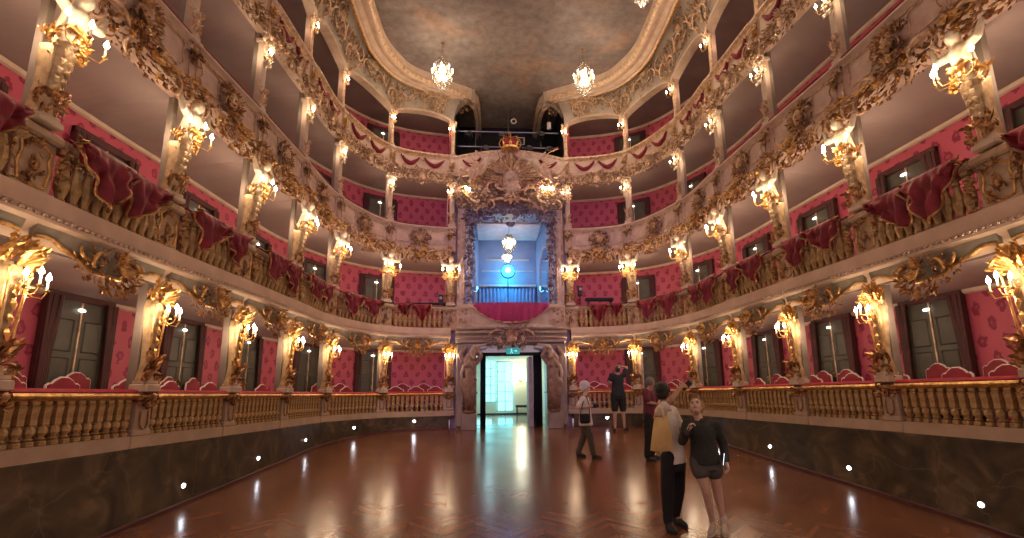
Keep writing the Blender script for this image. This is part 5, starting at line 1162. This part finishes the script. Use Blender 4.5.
def oloft(mb, secs, side, n=16):
    """rings (centre, half width, half depth) with the width along side"""
    S = V(side).normalized(); b = len(mb.v); m = len(secs)
    for i, (c, w, d) in enumerate(secs):
        t = (V(secs[min(i+1, m-1)][0])-V(secs[max(i-1, 0)][0])).normalized(); s = (S - t*S.dot(t)).normalized(); f = t.cross(s)
        for k in range(n):
            a = 2*PI*k/n; mb.v.append(tuple(V(c)+s*(w*math.cos(a))+f*(d*math.sin(a))))
    for i in range(m-1):
        for k in range(n): mb.f.append((b+i*n+k, b+i*n+(k+1) % n, b+(i+1)*n+(k+1) % n, b+(i+1)*n+k))
    mb.f.append(tuple(b+k for k in range(n))[::-1]); mb.f.append(tuple(b+(m-1)*n+k for k in range(n)))
def hand(mb, w, d, nrm, k, thumb, curl=.5):
    """palm and five bent fingers; d points along the hand, nrm out of the palm, thumb to the thumb's side"""
    d = V(d).normalized(); nrm = V(nrm); nrm = (nrm-d*nrm.dot(d)).normalized(); s = V(thumb); s = (s-d*s.dot(d)-nrm*s.dot(nrm)).normalized(); w = V(w)
    for o in (-.03, -.01, .01, .028): mb.capsule(w+d*.015*k, w+d*.085*k+s*o*k, .020*k, .0145*k, 8)
    for o, L in ((.030, .072), (.011, .082), (-.009, .076), (-.028, .058)):
        a = w+d*.088*k+s*o*k; b = a+(d*math.cos(curl*.6)+nrm*math.sin(curl*.6))*L*.45*k; c = b+(d*math.cos(curl*1.5)+nrm*math.sin(curl*1.5))*L*.32*k; e = c+(d*math.cos(curl*2.3)+nrm*math.sin(curl*2.3))*L*.26*k
        mb.limb([a, b, c, e], [.0098*k, .0092*k, .0086*k, .0075*k], 8)
    a = w+d*.025*k+s*.026*k; b = a+(d*.6+s*.75+nrm*.25).normalized()*.045*k; c = b+(d*.9+s*.25+nrm*.4).normalized()*.035*k
    mb.limb([a, b, c], [.013*k, .0115*k, .009*k], 8)
def face_basis(fd, up=(0, 0, 1)):
    f = V(fd).normalized(); u = V(up); u = (u-f*u.dot(f)).normalized(); s = f.cross(u); return s, f, u
def head(mb, c, fd, k, up=(0, 0, 1)):
    s, f, u = face_basis(fd, up); c = V(c); M = Matrix(((s.x, f.x, u.x, c.x), (s.y, f.y, u.y, c.y), (s.z, f.z, u.z, c.z), (0, 0, 0, 1))); K = Matrix.Diagonal((k, k, k, 1)); T = M @ K
    mb.ball((0, -.012, .03), (.074, .092, .088), 20, T); oloft_l = [((0, .02, -.11), .028, .03), ((0, .018, -.085), .048, .055), ((0, .012, -.04), .062, .075), ((0, .008, .01), .068, .08)]
    t = MB(); oloft(t, oloft_l, (1, 0, 0)); mb.join(t, T)
    t = MB(); t.limb([(0, .082, .012), (0, .098, -.025)], [.010, .015], 8); t.ball((0, .088, -.032), (.018, .014, .010), 8)
    for q in (-1, 1):
        t.ball((q*.075, -.005, -.005), (.010, .020, .032), 8); t.ball((q*.03, .072, .022), (.022, .016, .008), 8); t.ball((q*.042, .058, -.03), (.02, .022, .02), 8)
    t.ball((0, .078, -.066), (.024, .014, .009), 8); t.ball((0, .068, -.098), (.022, .02, .016), 8); mb.join(t, T)
    return T
def face_parts(T, root):
    for q in (-1, 1):
        m = MB(); m.ball((q*.031, .079, .006), (.012, .008, .007), 10, T); m.build('eye', 'eye_dark', root, True)
        m = MB(); m.tube([T @ V((q*.016, .088, .026)), T @ V((q*.032, .086, .031)), T @ V((q*.048, .074, .026))], .0045, 6); m.build('eyebrow', 'hair_brown', root)
    m = MB(); m.ball((0, .0865, -.062), (.023, .008, .0065), 10, T); m.build('mouth', 'lip', root, True)
def shoe(root, heel, toe, k, mt, sole='shoe_dark'):
    h = V(heel); t = V(toe); d = (t-h).normalized(); mid = h.lerp(t, .55)
    b = MB(); b.limb([h+V((0, 0, .050*k)), mid+V((0, 0, .045*k)), t+V((0, 0, .032*k))], [.042*k, .045*k, .034*k], 12); b.capsule(h+V((0, 0, .05*k))+d*.02, h+V((0, 0, .095*k))+d*.02, .042*k, .04*k)
    o = remesh('shoe', b, mt, root, .011*k, 2)
    m = MB(); sd = V((-d.y, d.x, 0)); n = 12; P0 = []
    for i in range(n):
        a = 2*PI*i/n; L = (t-h).length; P0.append(h.lerp(t, .5)+d*(L*.5+.035*k)*math.cos(a)+sd*(.044*k)*math.sin(a)*(1+.1*math.cos(a)))
    m.v = [(p.x, p.y, p.z+.002) for p in P0]+[(p.x, p.y, p.z+.022*k) for p in P0]; m.f = [tuple(range(n))[::-1], tuple(range(n, 2*n))]+[(i, (i+1) % n, n+(i+1) % n, n+i) for i in range(n)]
    m.build('sole', sole, o, rel=False) if False else m.build('sole', sole, root)
def person(label, cat, Y, J, k, fd, side, skin, fine, clothes, up=(0, 0, 1)):
    """J: joints as (px, py, dy) on the photograph at depth Y+dy; clothes(P, root) adds garments"""
    P = {n: pix(a[0], a[1], Y+(a[2] if len(a) > 2 else 0)) for n, a in J.items() if not n.startswith('hand')}
    base = (P['heelL']+P['heelR'])/2
    for q in 'LR':
        for n in ('heel', 'toe'): P[n+q].z = floor_z(P[n+q].y)
        P['ank'+q] = P['heel'+q]+V((0, 0, .085*k))
    r = thing('person', label, cat, (base.x, base.y, floor_z(base.y)))
    b = MB(); hm = (P['hipL']+P['hipR'])/2; sm = (P['shL']+P['shR'])/2; S = V(side)
    w = lambda t: hm.lerp(sm, t)
    tor = [(w(-.16), .10*k, .09*k), (w(-.02), .158*k, .11*k), (w(.22), .150*k, .105*k), (w(.5), .130*k, .09*k), (w(.78), .155*k, .105*k), (w(.96), .135*k, .085*k), (w(1.06), .06*k, .06*k)]
    oloft(b, tor, S); b.limb([w(1.0), P['head']-V((0, 0, .075*k))], [.060*k, .050*k])
    for q in 'LR':
        b.limb([P['sh'+q], P['el'+q], P['wr'+q]], [.052*k, .040*k, .026*k]); b.capsule(w(.92), P['sh'+q], .07*k, .055*k)
        b.limb([P['hip'+q], P['kn'+q], P['ank'+q]], [.085*k, .056*k, .036*k]); c = P['kn'+q].lerp(P['ank'+q], .3); b.ball(c+V((0, .012, 0)), (.05*k, .05*k, .11*k), 10)
        b.limb([P['ank'+q], P['toe'+q]+V((0, 0, .03))], [.036*k, .026*k])
        hd = J.get('hand'+q) or ((P['wr'+q]-P['el'+q]), (0, 1, 0), (-1 if q == 'L' else 1, 0, 0), .5)
        hand(b, P['wr'+q], hd[0], hd[1], k, hd[2], hd[3])
    T = head(b, P['head'], fd, k, up)
    remesh('body', b, skin, r, fine, 2, .4)
    P['T'] = T; P['w'] = w; P['S'] = S; P['tor'] = tor; P['k'] = k
    clothes(P, r); return r, P
def torso_cloth(mb, P, t0, t1, grow, hem=0):
    k = P['k']; prof = [(-.3, .172, .125), (-.02, .168, .12), (.22, .156, .112), (.5, .140, .10), (.78, .158, .11), (.96, .138, .09), (1.03, .085, .075)]
    def wd(t):
        for a, b in zip(prof[:-1], prof[1:]):
            if t <= b[0]: f = (t-a[0])/(b[0]-a[0]); return a[1]+(b[1]-a[1])*f, a[2]+(b[2]-a[2])*f
        return prof[-1][1:]
    n = 9; secs = []
    for i in range(n):
        t = t0+(t1-t0)*i/(n-1); a, b = wd(t); secs.append((P['w'](t), (a+grow+hem*(1-i/(n-1))**2)*k, (b+grow+hem*(1-i/(n-1))**2)*k))
    oloft(mb, secs, P['S'], 20)
def sleeve(mb, P, q, f, r0, r1):
    k = P['k']; sh, el, wr = P['sh'+q], P['el'+q], P['wr'+q]; mb.capsule(P['w'](.9), sh, .075*k, r0*k)
    if f <= 1: mb.capsule(sh, sh.lerp(el, f), r0*k, r1*k)
    else: mb.limb([sh, el, el.lerp(wr, f-1)], [r0*k, (r0+r1)/2*k, r1*k])
def leg_cloth(mb, P, q, f, r0, r1, r2=None):
    k = P['k']; h, kn, an = P['hip'+q], P['kn'+q], P['ank'+q]
    if f <= 1: mb.capsule(h, h.lerp(kn, f), r0*k, r1*k)
    else: mb.limb([h, kn, kn.lerp(an, f-1)], [r0*k, r1*k, (r2 or r1)*k])
def hairball(P, r, mt, parts, fine, bun=None):
    b = MB(); T = P['T']
    for c, rad in parts: b.ball(c, rad, 18, T)
    remesh('hair', b, mt, r, fine, 1)
# --- woman with the yellow tote, arm raised
def cl(P, r):
    m = MB(); torso_cloth(m, P, -.12, 1.0, .014, .02); sleeve(m, P, 'L', .45, .068, .07); sleeve(m, P, 'R', .8, .07, .07); remesh('blouse', m, 'top_cream', r, .012, 2)
    m = MB(); torso_cloth(m, P, -.28, .05, .004); [leg_cloth(m, P, q, 1.93, .098, .074, .056) for q in 'LR']; remesh('trousers', m, 'trousers_black', r, .012, 2)
    for q in 'LR': shoe(r, P['heel'+q], P['toe'+q], P['k'], 'shoe_dark')
    hairball(P, r, 'hair_black', [((0, -.028, .04), (.088, .095, .092)), ((0, -.06, -.02), (.078, .06, .07)), ((.05, .0, .02), (.04, .06, .06)), ((-.05, .0, .02), (.04, .06, .06))], .012)
Yw = 6.43
J = dict(head=(663.5, 391.5, -.02), shL=(660, 412, -.10), shR=(672, 411, .16), elL=(671, 399.5, -.16), wrL=(680.5, 387.5, -.05), elR=(680, 428, .22), wrR=(685, 432, .02), hipL=(668.5, 457, -.08), hipR=(678, 457, .12), knL=(667, 490, -.10), knR=(679, 489, .10), heelL=(668, 524, -.10), toeL=(674.5, 529, -.22), heelR=(675.5, 520, .14), toeR=(685.5, 526, -.02),
    handL=((.75, .35, .25), (.2, .8, -.4), (-.2, 0, 1), .9), handR=((.5, -.5, .15), (0, .2, 1), (-.4, -.3, .5), 1.1))
rw, Pw = person('person in cream blouse with yellow tote bag and black trousers, one arm raised', 'person', Yw, J, 1.02, (.75, .62, .22), (-.45, -.89, 0), 'skin', .0085, cl)
r = thing('tote_bag', 'pale yellow cloth tote bag on the back of the person with a raised arm', 'bag', pix(662, 434, Yw-.2))
c4 = [pix(654.5, 418, Yw-.19), pix(668, 416.5, Yw-.27), pix(674, 450, Yw-.25), pix(650, 450.5, Yw-.20)]; m = MB(); n = 14
for lay in (0, 1):
    for a in range(n+1):
        for b in range(n+1):
            u, v = a/n, b/n; p = (c4[0]*(1-u)+c4[1]*u)*(1-v)+(c4[3]*(1-u)+c4[2]*u)*v
            bl = (math.sin(PI*u)*math.sin(PI*(.15+.85*v)))**.6; p = p+V((0, (-.055 if lay == 0 else .03)*bl, -.018*math.sin(PI*u)*v+.02*(1-v)*(2*u-1)**2)); p.y += .006*math.sin(14*u+5*v)*v; m.v.append(tuple(p))
    for a in range(n):
        for b in range(n): q0 = lay*(n+1)**2+a*(n+1)+b; m.f.append((q0, q0+1, q0+n+2, q0+n+1))
o = m.build('bag_body', 'bag_yellow', r, True)
m = MB(); m.tube([pix(654, 418.5, Yw-.2), pix(657, 409, Yw-.2), pix(662, 405.5, Yw-.06), pix(666, 410, Yw+.05)], .012, 6, flat=.5); m.tube([pix(664.5, 418, Yw-.29), pix(662, 409, Yw-.22), pix(662.5, 405.7, Yw-.06)], .012, 6, flat=.5); m.build('strap', 'bag_yellow', r, True)
p = pix(686.5, 385.5, Yw+.06); r = thing('phone', 'dark phone held up in the raised hand', 'phone', p)
m = MB(); m.box((0, 0, 0), (.075, .010, .15), Matrix.Translation(p) @ Matrix.Rotation(.9, 4, 'Y') @ Matrix.Rotation(-.5, 4, 'Z'), .004); m.build('case', 'dark', r)
# --- woman in the dark green sweater and shorts
def cl(P, r):
    m = MB(); torso_cloth(m, P, -.1, 1.02, .016, .012); sleeve(m, P, 'L', 1.9, .068, .048); sleeve(m, P, 'R', 1.9, .068, .048); m.capsule(P['w'](1.0), P['w'](1.08), .068, .06); remesh('sweater', m, 'sweater_green', r, .012, 2)
    m = MB(); torso_cloth(m, P, -.26, .05, .012); [leg_cloth(m, P, q, .33, .112, .112) for q in 'LR']; remesh('shorts', m, 'shorts_grey', r, .012, 2)
    for q in 'LR':
        shoe(r, P['heel'+q], P['toe'+q], P['k'], 'shoe_beige', 'sole_white'); s = MB(); s.capsule(P['ank'+q]+V((0, 0, .0)), P['ank'+q]+V((0, 0, .06)), .042, .043); s.build('sock', 'sole_white', r, True)
    hairball(P, r, 'hair_blond', [((0, -.028, .04), (.087, .094, .094)), ((0, -.05, -.015), (.080, .058, .07)), ((0, -.125, .03), (.045, .048, .048)), ((.068, -.015, .02), (.02, .045, .05)), ((-.068, -.015, .02), (.02, .045, .05))], .011); face_parts(P['T'], r)
Yg = 6.25
J = dict(head=(696, 407, 0), shL=(687.5, 424, -.02), shR=(715, 425, -.02), elL=(682.5, 441, -.10), wrL=(687.5, 431.5, -.24), elR=(723.5, 445, .03), wrR=(726, 461, -.05), hipL=(698, 460, 0), hipR=(712, 460, 0), knL=(706.5, 493, -.06), knR=(718, 493, .04), heelL=(713, 522, 0), toeL=(709.5, 530, -.16), heelR=(724, 527, .02), toeR=(725, 535, -.18),
    handL=((.35, -.2, .9), (.6, -.2, .1), (-.4, -.6, .2), 1.1), handR=((.15, -.1, -1), (-.8, 0, -.1), (-.1, -1, 0), .7))
rg, Pg = person('person in dark green sweater and grey shorts with bare legs, looking up', 'person', Yg, J, .97, (-.42, -.72, .55), (1, .05, 0), 'skin_pale', .0085, cl, (.12, .4, 1))
p = pix(684.5, 434, Yg-.32); r = thing('camera', 'small black camera hanging from the hand of the person in the green sweater', 'camera', p)
m = MB(); m.box(p, (.10, .05, .07), None, .012); m.build('camera_body', 'dark', r); m = MB(); m.lathe([(.026, 0), (.028, .04), (.02, .05)], 12, Matrix.Translation(p+V((0, -.02, 0))) @ Matrix.Rotation(PI/2, 4, 'X')); m.build('lens', 'shoe_dark', r); m = MB(); m.tube([p+V((.04, 0, .03)), p+V((.07, 0, .10)), p+V((.02, 0, .11)), p+V((-.04, 0, .03))], .006, 6); m.build('strap', 'dark', r)
p = pix(723.2, 459, Yg-.13); r = thing('phone', 'dark phone with a bright edge held low against the sweater', 'phone', p)
Mx = Matrix.Translation(p) @ Matrix.Rotation(.18, 4, 'Y') @ Matrix.Rotation(1.1, 4, 'Z')
m = MB(); m.box((0, 0, 0), (.072, .010, .15), Mx, .004); m.build('case', 'dark', r); m = MB(); m.box((-.0, -.0062, 0), (.062, .003, .135), Mx, .001); m.build('screen', 'phone_glow', r)
# --- old lady walking
def cl(P, r):
    m = MB(); torso_cloth(m, P, -.18, 1.0, .02, .015); [sleeve(m, P, q, .75, .066, .064) for q in 'LR']; remesh('blouse', m, 'top_white', r, .014, 2)
    m = MB(); torso_cloth(m, P, -.28, .05, .006); [leg_cloth(m, P, q, 1.9, .096, .075, .064) for q in 'LR']; remesh('trousers', m, 'trousers_olive', r, .014, 2)
    for q in 'LR': shoe(r, P['heel'+q], P['toe'+q], P['k'], 'shoe_dark')
    hairball(P, r, 'hair_white', [((0, -.025, .05), (.112, .12, .11)), ((0, -.055, -.02), (.104, .08, .085)), ((.06, -.01, .0), (.04, .055, .06)), ((-.06, -.01, 0), (.04, .055, .06))], .014); face_parts(P['T'], r)
Yo = 10.9
J = dict(head=(585.5, 387.5, 0), shL=(583, 399, -.14), shR=(586, 399, .16), elL=(577.5, 408, -.16), wrL=(588, 406.8, -.26), elR=(584, 409, .22), wrR=(592, 406.5, .02), hipL=(585, 421.5, -.09), hipR=(586.5, 421.5, .09), knL=(590, 438, -.10), knR=(583, 438.5, .10), heelL=(593.5, 458.5, -.08), toeL=(600.5, 459.5, -.10), heelR=(577.8, 455.5, .12), toeR=(584.5, 457, .10),
    handL=((.9, .1, .1), (0, .6, .4), (0, -.2, .9), .9), handR=((.9, -.3, .1), (0, -.6, .4), (0, .2, .9), .9))
person('person with white hair, pale blouse and olive trousers walking beside the doorway', 'person', Yo, J, .96, (.95, -.25, -.12), (-.12, -1, 0), 'skin_pale', .012, cl)
p = pix(594.2, 405.5, Yo-.2); r = thing('camera', 'black camera held by the person with white hair', 'camera', p); m = MB(); m.box(p, (.11, .07, .09), None, .012); m.build('camera_body', 'dark', r); m = MB(); m.lathe([(.03, 0), (.032, .05), (.02, .06)], 12, Matrix.Translation(p+V((.04, 0, 0))) @ Matrix.Rotation(PI/2, 4, 'Y')); m.build('lens', 'shoe_dark', r)
p = pix(585, 418.5, Yo-.27); r = thing('shoulder_bag', 'small black shoulder bag at the hip of the person with white hair', 'bag', p); m = MB(); m.box(p, (.22, .09, .2), None, .03); m.build('bag_body', 'black_cloth', r); m = MB(); m.tube([p+V((-.1, .02, .08)), pix(583, 403, Yo-.24), pix(586.5, 396, Yo-.06)], .010, 6); m.tube([p+V((.1, .02, .08)), pix(589, 404, Yo-.22), pix(586.5, 396, Yo-.06)], .010, 6); m.build('strap', 'dark', r)
# --- man at the balustrade, seen from behind
def cl(P, r):
    m = MB(); torso_cloth(m, P, -.1, 1.02, .016, .01); [sleeve(m, P, q, .62, .072, .07) for q in 'LR']; remesh('shirt', m, 'tee_navy', r, .014, 2)
    m = MB(); torso_cloth(m, P, -.26, .05, .012); [leg_cloth(m, P, q, .92, .108, .095) for q in 'LR']; remesh('shorts', m, 'trousers_black', r, .014, 2)
    for q in 'LR': shoe(r, P['heel'+q], P['toe'+q], P['k'], 'shoe_dark')
    hairball(P, r, 'hair_brown', [((0, -.02, .035), (.082, .095, .085)), ((0, -.05, -.01), (.074, .055, .055))], .014)
Ym = 14.75
J = dict(head=(617.3, 370, 0), shL=(611.6, 375.2, 0), shR=(623.8, 375.2, 0), elL=(609.5, 382, -.02), wrL=(608.5, 388, .12), elR=(626.5, 367.5, .1), wrR=(620.8, 366.5, .14), hipL=(614.6, 394.5, 0), hipR=(621.6, 394.5, 0), knL=(614.8, 410, 0), knR=(623, 410, 0), heelL=(615, 426.3, -.05), toeL=(614.2, 428, .12), heelR=(624.5, 426.5, -.05), toeR=(627.5, 428, .10),
    handL=((-.1, .4, -.9), (1, 0, 0), (0, 1, 0), .6), handR=((-.9, .1, .1), (0, -.6, -.4), (0, -.2, .6), .6))
person('person seen from behind in navy t-shirt and black shorts, hand on head, by the balustrade', 'person', Ym, J, 1.06, (.1, 1, .15), (1, 0, 0), 'skin', .012, cl)
# --- man in maroon, half hidden
def cl(P, r):
    m = MB(); torso_cloth(m, P, -.12, 1.02, .02, .015); [sleeve(m, P, q, .8, .072, .07) for q in 'LR']; remesh('shirt', m, 'shirt_maroon', r, .014, 2)
    m = MB(); torso_cloth(m, P, -.28, .05, .01); [leg_cloth(m, P, q, 1.93, .10, .08, .068) for q in 'LR']; remesh('trousers', m, 'trousers_black', r, .014, 2)
    for q in 'LR': shoe(r, P['heel'+q], P['toe'+q], P['k'], 'shoe_dark')
    hairball(P, r, 'hair_grey', [((0, -.022, .035), (.08, .095, .085)), ((0, -.05, -.01), (.072, .055, .05))], .014)
Yr = 10.5
J = dict(head=(650.5, 382.5, -.02), shL=(645, 391.5, -.12), shR=(652.5, 391, .16), elL=(648, 402.5, -.22), wrL=(657, 404, -.16), elR=(656, 401, .2), wrR=(662, 402.5, .1), hipL=(648.5, 416.5, -.1), hipR=(652.5, 416.5, .1), knL=(648.5, 437, -.1), knR=(653.5, 437, .1), heelL=(647.5, 458.5, -.1), toeL=(655, 460, -.14), heelR=(651.5, 457, .12), toeR=(659, 458.5, .1),
    handL=((.9, .1, .1), (0, .8, 0), (0, 0, 1), .7), handR=((.9, .1, .1), (0, -.8, 0), (0, 0, 1), .7))
person('person in maroon shirt and dark trousers standing behind the person with the yellow tote', 'person', Yr, J, 1.0, (.8, .55, .0), (-.55, -.83, 0), 'skin', .012, cl)
# ------------------------------------------------------------------ light, world, camera
def area(name, loc, rot, e, c, sx, sy):
    l = bpy.data.lights.new(name, 'AREA'); l.energy = e; l.color = c; l.shape = 'RECTANGLE'; l.size = sx; l.size_y = sy
    o = bpy.data.objects.new(name, l); C.objects.link(o); o.location = loc; o.rotation_euler = rot; return o
wd = bpy.data.worlds.new('world'); SC.world = wd; wd.use_nodes = True
bg = wd.node_tree.nodes['Background']; bg.inputs[0].default_value = (1.0, .67, .61, 1); bg.inputs[1].default_value = .40
# added violet fill spot at the stage end, tinting the royal box front
l = bpy.data.lights.new('violet_fill', 'SPOT'); l.energy = 1700; l.color = (.42, .26, 1.0); l.spot_size = math.radians(44); l.spot_blend = .9; l.shadow_soft_size = .3
o = bpy.data.objects.new('violet_fill', l); C.objects.link(o); o.location = (0, -3.0, 8.5); o.rotation_euler = (V((0, 16, 5.6))-V(o.location)).to_track_quat('-Z', 'Y').to_euler()
cd = bpy.data.cameras.new('camera'); cd.sensor_width = 36; cd.lens = FPX/1024*36; cd.shift_x = (512-CX)/1024; cd.shift_y = (CY-269)/1024; cd.clip_start = .05
co = bpy.data.objects.new('camera', cd); C.objects.link(co)
co.matrix_world = Matrix(((CR.x, CU.x, -CF.x, CAM.x), (CR.y, CU.y, -CF.y, CAM.y), (CR.z, CU.z, -CF.z, CAM.z), (0, 0, 0, 1)))
SC.camera = co
vs = SC.view_settings; vs.view_transform = 'Standard'; vs.look = 'None'; vs.exposure = 0.0; vs.gamma = 1; vs.use_curve_mapping = False
SC.cycles.use_denoising = True; SC.cycles.max_bounces = 6; SC.cycles.diffuse_bounces = 3; SC.cycles.glossy_bounces = 3; SC.cycles.transmission_bounces = 4; SC.cycles.sample_clamp_indirect = 4; SC.cycles.sample_clamp_direct = 0; SC.cycles.caustics_reflective = False; SC.cycles.caustics_refractive = False
